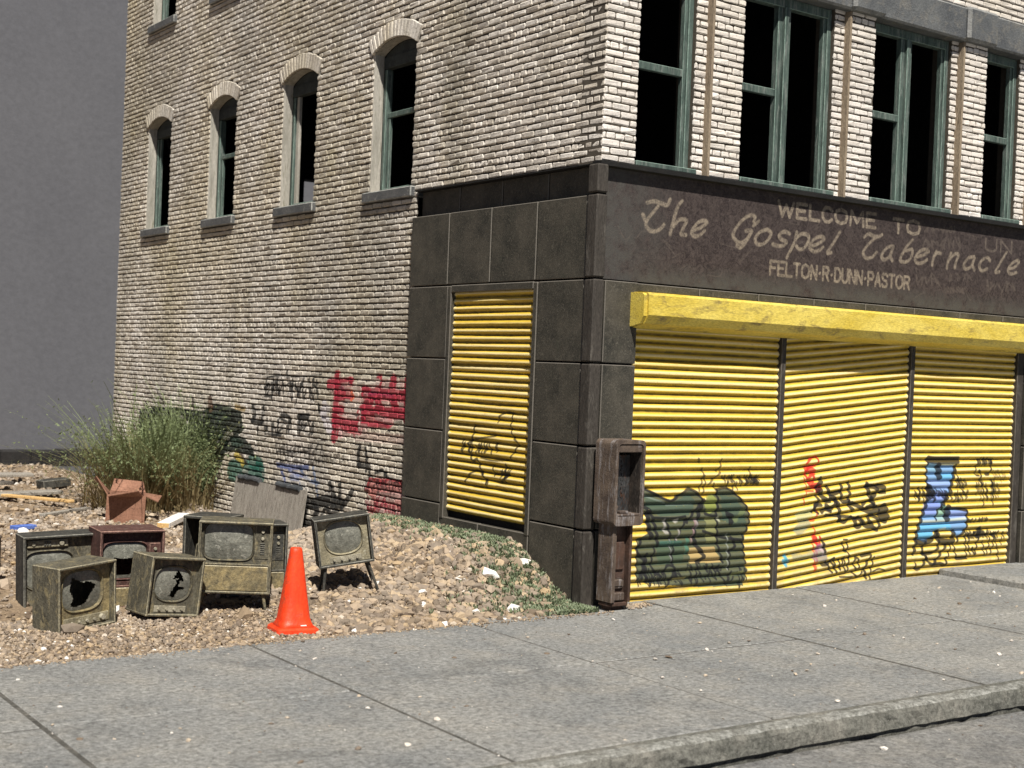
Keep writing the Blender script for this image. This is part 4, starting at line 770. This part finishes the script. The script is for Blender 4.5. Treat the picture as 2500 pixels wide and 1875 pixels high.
def weeds(pts, hh, wd, seed):
    r = random.Random(seed); V = []; F = []; H = []; Rn = []
    for (x, y) in pts:
        z = float(hz(x, y))+.012; k = r.randint(3, 7); rn = r.random()
        for _ in range(k):
            h = hh*r.uniform(.3, 1); a = r.uniform(0, 6.28); ln = r.uniform(.1, .9)*h; c, s = math.cos(a), math.sin(a); w_ = wd*r.uniform(.5, 1.2); o = len(V); px_, py_ = x+r.uniform(-.02, .02), y+r.uniform(-.02, .02)
            V += [(px_-s*w_*.5, py_+c*w_*.5, z), (px_+s*w_*.5, py_-c*w_*.5, z), (px_+c*ln*.6+s*w_, py_+s*ln*.6-c*w_, z+h*.7), (px_+c*ln*.6-s*w_, py_+s*ln*.6+c*w_, z+h*.7), (px_+c*ln, py_+s*ln, z+h)]
            F += [[o, o+1, o+2, o+3], [o+3, o+2, o+4]]; H += [.1, .1, .6, .6, .9]; Rn += [rn]*5
    return V, F, H, Rn
pts = []
for i in range(3200):      # green fringe down the side of the mound to the corner
    y = -.30+4.3*random.random()**1.5; wdt = .12+.36*math.exp(-((y-.3)/.6)**2)+.08*(y > .8); x = -.07-abs(random.gauss(0, wdt))
    if y < -.2 and x < -.7: continue
    pts.append((x, y))
V, F, H_, R_ = weeds(pts, .062, .009, 5); prop(mk('weeds', V, F, m_weed, attrs={'hgt': ('POINT', H_), 'rnd': ('POINT', R_)}), kind='stuff')

# ------------------------------------------------------------------ television sets
def sup(t, a, b_, n): c, s = math.cos(t), math.sin(t); return (a*abs(c)**(2/n)*(1 if c >= 0 else -1), b_*abs(s)**(2/n)*(1 if s >= 0 else -1))
def inside(x, y, P):
    I = False
    for (a, b_), (c, d) in zip(P, P[1:]+P[:1]):
        if (b_ > y) != (d > y) and x < (c-a)*(y-b_)/(d-b_)+a: I = not I
    return I
def tv(loc, rot, w_, h, d, label, body=None, face=None, scr=(0, .3, .2, .14), hole=None, n=3.5, controls='bottom', legs=0, leg_len=0, drawer=0, splay=.25, group='discarded television sets on the rubble'):
    body = body or m_tvb; face = face or m_tvo; t = thing('television_set', loc, label, 'television', group, rot); z0 = leg_len; e = .022; fr = .068
    m = MB(); m.box(-w_/2, w_/2, 0, d, z0+h-e, z0+h, .006); m.box(-w_/2, w_/2, .003, d, z0, z0+e, .006); m.box(-w_/2+.001, -w_/2+e, .004, d-.001, z0+e*.6, z0+h-e*.6, .005); m.box(w_/2-e, w_/2-.001, .004, d-.001, z0+e*.6, z0+h-e*.6, .005)
    m.box(-w_/2+.01, w_/2-.01, d-.02, d-.004, z0+.01, z0+h-.01, .003)
    if drawer: m.box(-w_/2+e, w_/2-e, .012, .03, z0+drawer-.008, z0+drawer+.008, .003)
    cab = m.build('cabinet', body, t)
    cx, cz, sw, sh = scr; cz += z0; N = 56
    # front panel with the screen opening
    X0, X1, Za, Zb = -w_/2+e, w_/2-e, z0+(drawer or e), z0+h-e; V = []; F = []
    for ring in range(4):
        for i in range(N):
            th = 2*math.pi*i/N; c, s = math.cos(th), math.sin(th)
            if ring == 0:
                k = min((X1-cx if c > 0 else cx-X0)/max(abs(c), 1e-6), (Zb-cz if s > 0 else cz-Za)/max(abs(s), 1e-6)); V.append((cx+c*k, fr, cz+s*k))
            else:
                gx_, gz_ = sup(th, sw+(.022, .012, .0)[ring-1], sh+(.022, .012, .0)[ring-1], n); V.append((cx+gx_, (fr-.001, fr-.012, fr+.02)[ring-1], cz+gz_))
    for r_ in range(3):
        for i in range(N): j = (i+1) % N; F.append([r_*N+i, (r_+1)*N+i, (r_+1)*N+j, r_*N+j])
    # corner fills so the panel reaches the cabinet corners
    for (qx, qz) in ((X0, Za), (X1, Za), (X1, Zb), (X0, Zb)):
        th = math.atan2(qz-cz, qx-cx) % (2*math.pi); i = int(th/(2*math.pi)*N) % N; j = (i+1) % N; o = len(V); V.append((qx, fr, qz)); F.append([i, j, o])
    mk('front_panel', V, F, face, t)
    # bulged glass, broken where the hole is
    V = []; F = []; M_ = 34; idx = {}
    for i in range(M_+1):
        for j in range(M_+1):
            u, v = i/M_*2-1, j/M_*2-1; L_ = max(abs(u), abs(v)); th = math.atan2(v, u)
            gx_, gz_ = sup(th, 1, 1, n); x = cx+gx_*L_*sw*1.0; z = cz+gz_*L_*sh*1.0; V.append((x, fr+.012-.024*(1-L_**2), z))
    jit = random.Random(int(abs(loc[0])*1000))
    for i in range(M_):
        for j in range(M_):
            q = [i*(M_+1)+j, (i+1)*(M_+1)+j, (i+1)*(M_+1)+j+1, i*(M_+1)+j+1]
            if hole:
                mx = sum(V[k][0] for k in q)/4; mz = sum(V[k][2] for k in q)/4
                if inside((mx-cx)/sw+jit.uniform(-.02, .02), (mz-cz)/sh+jit.uniform(-.02, .02), hole): continue
            F.append(q)
    mk('screen', V, F, m_scr, t, smooth=True)
    def knob(x, z, r, dpt=.02): k = MB(); k.tube((x, fr-.001, z), (x, fr-dpt, z), r, r*.8, 14); k.build('knob', m_knob, t)
    if controls == 'bottom':
        p = MB(); p.box(cx-sw*.95, X1-.01, fr-.006, fr+.004, z0+.03, z0+.105, .004); p.build('control_panel', m_mask, t)
        for i in range(4): knob(cx-sw*.55+i*sw*.38, z0+.06, .014, .024)
        knob(cx+sw*.98, z0+.068, .027, .034)
    elif controls == 'four':
        p = MB(); p.box(cx-sw*.9, cx+sw*.9, fr-.005, fr+.004, z0+.03, z0+.085, .004); p.build('control_panel', m_knob, t)
        for i in range(4): knob(cx-sw*.65+i*sw*.43, z0+.057, .013, .022)
    elif controls == 'right':
        x0 = cx+sw+.025; p = MB(); p.box(x0, X1-.006, fr-.006, fr+.004, cz-sh*.95, cz+sh*.95, .004); p.build('control_panel', body, t)
        xc = (x0+X1)/2; knob(xc, cz+sh*.62, .016); knob(xc, cz+sh*.22, .016)
        k = MB()
        for i in range(6): k.box(xc-.02, xc+.02, fr-.012, fr-.004, cz-sh*.1-i*.018, cz-sh*.1-i*.018+.009, .002)
        k.build('speaker_grille', m_tvd, t)
    elif controls == 'top':
        zt = z0+h-e-.075; p = MB(); p.box(X0+.02, X0+(X1-X0)*.62, fr-.02, fr+.004, zt-.01, zt+.06, .006); p.build('control_panel', m_mask, t)
        knob(X0+(X1-X0)*.52, zt+.025, .024, .04); knob(X0+(X1-X0)*.12, zt+.025, .018, .03)
        k = MB()
        for i in range(2):
            for j in range(3): k.box(X0+.16+j*.022, X0+.176+j*.022, fr-.028, fr-.018, zt+.004+i*.024, zt+.020+i*.024, .002)
        k.build('button', m_tvd, t)
    if drawer:
        p = MB(); p.box(X0+.004, X1-.004, .008, .03, z0+e+.004, z0+drawer-.012, .005); k = p.build('lower_panel', m_tvo, t)
    for i in range(legs):
        sx = (-1, 1, -1, 1)[i]; yy = .05 if i < 2 else d-.06; m = MB(); x = sx*(w_/2-.06); m.tube((x, yy, z0+.004), (x+sx*splay*leg_len, yy+(-.02 if i < 2 else .02), -.03), .016, .011, 10); m.build('leg', body, t)
    return t
R = math.radians
h1 = [(-.45, .7), (-.1, .45), (.35, .35), (.62, .15), (.35, -.2), (.15, -.55), (-.1, -.72), (-.5, -.7), (-.42, -.3), (-.55, .1)]
h1 = [(x*1.18, z*1.1) for x, z in h1]
h2 = [(.25, .85), (.5, .45), (.6, .1), (.35, .2), (.3, -.12), (.75, -.25), (.3, -.4), (.15, -.8), (-.15, -.75), (.02, -.2), (.15, .05), (.1, .25), (.3, .35), (-.1, .3)]
h4 = [(-.5, .1), (.4, .15), (.45, -.5), (.2, -.85), (-.5, -.8), (-.62, -.3)]
def gh(x, y): return float(hz(x, y))
tv((-4.43, .80, gh(-4.43, .8)-.0), (0, R(-2.5), R(22)), .58, .53, .33, 'boxy olive television with a jagged screen hole and five knobs, nearest the sidewalk', m_tvb, m_tvo, (-.01, .31, .195, .155), h1, 3, 'bottom')
tv((-3.68, .92, gh(-3.68, .92)+.03), (0, R(6.0), R(7)), .50, .50, .36, 'boxy brown television leaning over with a ragged screen hole, beside the console on legs', m_tvb, m_tvb, (0, .27, .165, .14), h2, 2.6, 'four')
tv((-4.28, 1.98, gh(-4.28, 1.98)-.02), (0, R(-2), R(-4)), .64, .64, .34, 'tall grey-green console television with a dial and button strip above its screen', m_tvd, m_tvb, (-.09, .33, .20, .16), None, 4, 'top')
tv((-3.77, 1.66, gh(-3.77, 1.66)-.02), (0, R(0), R(-5)), .57, .69, .45, 'maroon console television with a broken screen, standing behind the two boxy sets', m_tvr, m_tvr, (-.05, .42, .19, .155), h4, 4.5, 'right', drawer=.20)
t6 = tv((-3.10, 1.03, gh(-3.1, 1.03)-.005), (0, R(1.0), R(-27)), .635, .63, .38, 'large console television on splayed legs with an intact dusty screen and ochre lower panel', m_tvb, m_tvb, (-.06, .45, .205, .155), None, 5, 'right', 4, .17, .255)
tv((-2.60, 1.62, gh(-2.6, 1.62)-.02), (0, R(0), R(-12)), .58, .68, .36, 'dark console television half hidden behind the orange cone', m_tvd, m_tvb, (-.06, .46, .19, .14), None, 5, 'right', drawer=.24)
tv((-1.95, .98, gh(-2.0, .98)+.02), (0, R(-9), R(-21)), .51, .45, .32, 'small square television on thin black legs with a round dusty screen, tilted on gravel', m_tvd, m_mask, (0, .255, .165, .145), None, 2.5, 'four', 4, .27)
# open, gutted cabinet behind the console
t = thing('empty_cabinet', (-2.645, 2.775, gh(-2.6, 2.6)-.02), 'empty dark television cabinet with its front missing, behind the console on legs', 'cabinet', None, (0, 0, R(-50))); w_, h, d = .46, .655, .43
m = MB(); m.box(-w_/2, w_/2, 0, d, h-.03, h, .006); m.build('top_board', m_tvd, t); m = MB(); m.box(-w_/2, w_/2, 0, d, 0, .03, .006); m.build('bottom_board', m_tvd, t)
for s_ in (-1, 1): m = MB(); m.box(s_*w_/2-(.03 if s_ > 0 else -.001), s_*w_/2+(.03 if s_ < 0 else -.001), .002, d-.002, .031, h-.031, .004); m.build('side_panel', m_tvd, t)
m = MB(); m.box(-w_/2+.03, w_/2-.03, d-.03, d-.01, .03, h-.03, .003); m.build('back_panel', m_tvd, t)
m = MB(); m.tube((-.15, .1, .03), (-.13, .12, .35), .010, .008); m.tube((-.13, .12, .35), (-.08, .16, .40), .008); m.build('broken_bracket', m_tvb, t)
# brown cabinet at the photo's left edge
t = thing('broken_cabinet', (-4.78, 3.15, gh(-4.8, 3.2)), 'brown wooden cabinet frame cut by the edge of the picture, behind the tall grey-green console', 'cabinet', None, (0, 0, R(-20)))
m = MB(); m.box(-.45, .25, 0, .30, 0, .05, .006); m.box(-.45, .25, .26, .3, .05, .12, .004); m.build('base_board', m_rust, t)
m = MB(); m.box(.18, .25, .002, .30, .05, .46, .006); m.box(.15, .18, .01, .04, .05, .44, .003); m.build('side_panel', m_rust, t)

# ------------------------------------------------------------------ traffic cone
cz = gh(-2.92, .14); t = thing('traffic_cone', (-2.96, .12, cz-.0), 'bright orange traffic cone standing on the gravel edge in front of the televisions', 'traffic cone', None, (R(-1), R(.5), R(-10)))
V = []; F = []; NN = 40; pr = [(.0, .135, 6), (.03, .150, 5), (.055, .140, 3.4), (.09, .128, 3), (.30, .098, 2.8), (.52, .068, 2.6), (.63, .052, 2.5), (.655, .048, 2.5), (.665, .040, 2.4), (.662, .026, 2.2), (.60, .022, 2)]
for (z, r_, n_) in pr:
    for i in range(NN): x, y = sup(2*math.pi*(i+.5)/NN, r_, r_, n_); V.append((x, y, z+.02))
for k in range(len(pr)-1):
    for i in range(NN): j = (i+1) % NN; F.append([k*NN+i, k*NN+j, (k+1)*NN+j, (k+1)*NN+i])
mk('cone_body', V, F, m_cone, t, smooth=True)
m = MB(); P = []
for (z, a) in ((-.015, .175), (.004, .182), (.03, .178), (.045, .160)): P.append([(sup(2*math.pi*(i+.5)/NN, a, a, 9)[0], sup(2*math.pi*(i+.5)/NN, a, a, 9)[1], z) for i in range(NN)])
V = sum(P, []); F = [[k*NN+i, k*NN+(i+1) % NN, (k+1)*NN+(i+1) % NN, (k+1)*NN+i] for k in range(3) for i in range(NN)]+[list(range(3*NN, 4*NN))]
mk('base', V, F, m_cone, t)
m = MB(); m.box(.02, .07, -.148, -.138, .058, .068, .002); m.build('highlight_flake', m_white, t)  # white flake painted in as a highlight on the cone

# ------------------------------------------------------------------ gutted phone stand
P0 = at((1497.7, 1285.5), 1, -.42); x0 = float(P0[0]); zb = float(P0[2])
t = thing('phone_stand', (x0, -.42, 0), 'rusty gutted public telephone stand with an open hood beside the storefront corner', 'telephone stand')
W_, D_, Hh = .36, .30, .79; th = .022
def rr(x0, x1, z0, z1, r_, k=5):
    P = []
    for (cx, cz_, a0) in ((x1-r_, z1-r_, 0), (x0+r_, z1-r_, 90), (x0+r_, z0+r_, 180), (x1-r_, z0+r_, 270)):
        for i in range(k+1): a = R(a0+90*i/k); P.append((cx+r_*math.cos(a), cz_+r_*math.sin(a)))
    return P
def shell(name, parent, mat, outer, inner, y0, y1, zoff=0):
    n = len(outer); V = []
    for (P, y) in ((outer, y0+.006), ([(p[0]*.985+.5*.0, p[1]) for p in outer], y0), (inner, y0), (inner, y1-.02)):
        V += [(p[0], y, p[1]) for p in P]
    V += [(p[0], y1, p[1]) for p in outer]
    F = []
    for i in range(n):
        j = (i+1) % n
        F += [[i, j, n+j, n+i], [n+i, n+j, 2*n+j, 2*n+i], [2*n+i, 2*n+j, 3*n+j, 3*n+i], [4*n+i, 4*n+j, j, i]]
    F += [list(range(3*n, 4*n)), list(range(4*n, 5*n))[::-1]]
    return mk(name, V, F, mat, parent)
sh = shell('hood', t, m_rust, rr(0, W_, zb, zb+Hh, .045), rr(.032, W_-.032, zb+.085, zb+Hh-.035, .035), 0, D_)
m = MB(); m.box(.0325, .036, .03, .26, zb+.10, zb+Hh-.05, .001); m.box(W_-.036, W_-.0325, .03, .26, zb+.10, zb+Hh-.05, .001); m.box(.036, W_-.036, .264, .27, zb+.09, zb+Hh-.05, .001); m.build('shade_lining', m_hood_shade, t)  # thin dark panels added so the hood interior looks shaded
m = MB(); m.box(.034, W_-.034, .01, .12, zb+Hh-.115, zb+Hh-.04, .008); m.build('light_housing', m_rust, t)
m = MB(); m.box(.036, .13, .20, .262, zb+.09, zb+Hh-.13, .006); m.box(.05, .075, .14, .21, zb+.14, zb+.5, .006); m.build('bracket', m_rustd, t)
m = MB(); m.box(.165, W_-.04, .17, .262, zb+.10, zb+Hh-.14, .008); 
for i in range(9): m.box(.20+.012*(i % 2), .21+.012*(i % 2), .160, .172, zb+.25+i*.04, zb+.27+i*.04, .002)
m.build('back_plate', m_steel, t)
m = MB(); m.box(.036, W_-.036, .012, .26, zb+.086, zb+.11, .006); m.tube((.05, .06, zb+.11), (.12, .1, zb+.17), .012); m.box(.1, .2, .03, .1, zb+.11, zb+.135, .006); m.build('shelf', m_rust, t)
# pedestal
pz0 = .075; m = MB(); m.box(.255, .285, .055, .27, pz0, zb+.01, .006); m.box(.075, .255, .12, .26, pz0, zb+.01, .004); m.build('pedestal', m_rustd, t); m = MB(); m.box(.045, .078, .05, .27, pz0, zb+.01, .006); m.box(.078, .10, .062, .13, pz0, zb, .004); m.build('side_flange', m_rust, t)
m = MB(); m.box(.110, .225, .10, .119, zb-.42, zb-.16, .006); m.build('cover_plate', m_rustd, t)
m = MB(); m.box(.11, .23, .09, .118, pz0+.13, pz0+.22, .02); m.box(.10, .24, .08, .118, pz0+.01, pz0+.09, .012); m.build('kick_plate', m_rust, t)
m = MB(); m.box(.055, .275, .075, .25, .035, pz0-.001, .008); m.box(.09, .24, .12, .24, -.02, .036, .008); m.build('base', m_rustd, t)

# ------------------------------------------------------------------ rubbish further back on the lot
bx, by = -1.70, 7.62; t = thing('cardboard_box', (bx, by, gh(bx, by)-.01), 'reddish brown open cardboard box with bent flaps at the foot of the tall weeds', 'box', None, (0, R(2), R(-22)))
w_, d, h = .50, .46, .37; m = MB(); m.box(-w_/2, w_/2, 0, .012, 0, h, .002); m.box(-w_/2, w_/2, d-.012, d, 0, h, .002); m.box(-w_/2, -w_/2+.012, .012, d-.012, 0, h, .002); m.box(w_/2-.012, w_/2, .012, d-.012, 0, h, .002); m.box(-w_/2+.01, w_/2-.01, .01, d-.01, 0, .012, .001)
m.build('carton', m_card, t)
def flap(V_): m = MB(); a = [Vector(v) for v in V_]; nrm = (a[1]-a[0]).cross(a[3]-a[0]).normalized()*.01; m.add([*a, *[p+nrm for p in a]], [[0, 1, 2, 3], [7, 6, 5, 4], [0, 4, 5, 1], [1, 5, 6, 2], [2, 6, 7, 3], [3, 7, 4, 0]]); m.build('flap', m_card, t)
flap([(-w_/2+.02, 0, h), (w_/2-.04, 0, h), (w_/2-.10, -.10, h+.08), (-w_/2+.03, -.26, h+.01)]); flap([(-w_/2, .02, h), (-w_/2, d-.02, h), (-w_/2-.20, d-.1, h+.17), (-w_/2-.16, .1, h+.22)])
flap([(w_/2, .02, h), (w_/2, d-.02, h), (w_/2+.20, d-.06, h-.02), (w_/2+.16, .06, h-.07)]); flap([(-w_/2+.02, d, h), (w_/2-.02, d, h), (w_/2-.06, d+.08, h+.14), (-w_/2+.06, d+.10, h+.16)])
def plank(p, q, wd, th_, mat, label, cat, name, group=None, zo=0, end=None):
    p = Vector((p[0], p[1], gh(*p[:2])+(p[2] if len(p) > 2 else 0)+zo)); q = Vector((q[0], q[1], gh(*q[:2])+(q[2] if len(q) > 2 else 0)+zo)); d = q-p; L = d.length
    o = thing(name, tuple(p), label, cat, group) if end else None; Mx = d.to_track_quat('X', 'Z').to_matrix().to_4x4(); m = MB(); m.box(0, L, -wd/2, wd/2, 0, th_, .006, Mx)
    if end: m.build('board', mat, o); m = MB(); m.box(-.008, -.0005, -wd/2+.003, wd/2-.003, .003, th_-.003, .002, Mx); m.build('cut_end', end, o); return o
    o = m.build(name, mat); o.location = p; return prop(o, label, cat, group)
plank((-1.52, 6.72, .02), (-1.00, 7.32, .06), .16, .07, m_white, 'short white board lying on the gravel between the cardboard box and the empty cabinet', 'board', 'white_board', end=m_tan)
plank((-3.30, 7.05, .02), (-3.02, 7.15, .02), .13, .05, m_blue, 'small crumpled blue scrap on the gravel behind the televisions', 'scrap', 'blue_scrap')
gp = 'grey planks strewn at the back of the lot'
plank((-4.2, 10.5, .05), (-1.55, 10.9, .06), .30, .05, m_wood, 'long pale grey plank lying lowest in the heap at the back of the lot', 'plank', 'wooden_plank', gp)
plank((-4.4, 12.0, .06), (-1.9, 12.2, .09), .22, .05, m_woodd, 'dark split plank in the middle of the heap at the back of the lot', 'plank', 'wooden_plank', gp)
plank((-4.4, 13.4, .12), (-1.3, 13.2, .12), .35, .05, m_wood, 'broad weathered plank lying uppermost in the heap at the back of the lot', 'plank', 'wooden_plank', gp)
plank((-2.7, 11.3, .03), (-1.9, 9.2, .10), .10, .04, m_tan, 'thin tan lath lying crosswise over the grey planks', 'lath', 'wooden_lath')
plank((-2.55, 8.4, .02), (-1.75, 9.0, .02), .09, .04, m_wood, 'thin grey lath on the gravel behind the cardboard box', 'lath', 'wooden_lath')
plank((-1.45, 12.2, .02), (-1.0, 12.25, .05), .30, .12, m_tvd, 'small black block lying beside the tall weeds at the back', 'block', 'black_block')
m = MB(); 
for i in range(12):
    s = i/11; x = -5+6.2*s; y = 17.9-1.0*s; m.box(x-.32, x+.32, y-.25+random.uniform(-.04, .04), y+.3, gh(-1, 17)-.02, gh(-1, 17)+.27+random.uniform(-.01, .02), .01)
prop(m.build('black_beam', m_char), 'long charred black beam along the rear edge of the lot under the grey backdrop', 'beam')
# white stones
ws = [(-.98, 6.25, .11), (-3.30, 6.6, .10), (-2.3, 6.95, .05), (-1.78, 6.9, .07), (.0, 8.4, .0), (-2.75, 7.9, .05)]
lb = ['largest white stone, at the end of the short white board', 'round white stone below the blue scrap', 'small white stone between the blue scrap and the cardboard box', 'white stone just in front of the cardboard box', '', 'small white stone behind the blue scrap']
for i, ((x, y, r_), l_) in enumerate(zip(ws, lb)):
    if not r_: continue
    V, F = stones(np.array([(0, 0, 0.)]), np.array([r_]), seed=50+i, flat=.8); o = mk('white_stone', V, F, m_white, smooth=False); o.location = (x, y, gh(x, y)+r_*.35); prop(o, l_, 'stone', 'white stones on the lot')
V, F = stones(np.array([(0, 0, 0.)]), np.array([.075]), seed=77, flat=.5); V[:, 0] *= 1.5; o = mk('white_chip', V, F, m_white); o.location = (-.62, .62, gh(-.62, .62)+.03); o.rotation_euler = (0, .5, -.7); prop(o, 'long white plaster chip lying on the gravel mound by the storefront', 'chip')
# weathered double panel leaning on the brick wall, rags over its top edge
t = thing('boarded_screen', (0, 0, 0), 'weathered grey boarded panel leaning against the foot of the brick wall behind the televisions', 'boarding')
zt = .545
for k, (p, q) in enumerate(((6.66, 7.72), (5.58, 6.64))):
    m = MB(); nb = 9
    for i in range(nb):
        u0 = p+(q-p)*i/nb; u1 = p+(q-p)*(i+1)/nb; dz = random.uniform(-.02, .01)
        V = [(-.15, u0+.004, -.06), (-.15, u1-.004, -.06), (-.07, u1-.004, zt+dz), (-.07, u0+.004, zt+dz)]; nV = Vector((-.025, 0, .01)); V = [Vector(v) for v in V]; m.add([*V, *[v+nV for v in V]], [[0, 1, 2, 3], [7, 6, 5, 4], [0, 4, 5, 1], [1, 5, 6, 2], [2, 6, 7, 3], [3, 7, 4, 0]])
    m.build('boarding', m_wood, t)
for (p, q) in ((6.95, 7.60), (5.75, 6.40)):
    m = MB(); N_ = 8; zc = zt+.01
    for i in range(N_):
        a = p+(q-p)*i/N_; b_ = p+(q-p)*(i+1)/N_; m.tube((-.09, a, zc+random.uniform(-.008, .008)), (-.09, b_+.01, zc+random.uniform(-.008, .008)), .038, .040, 10)
    m.build('rolled_rag', m_cloth, t)
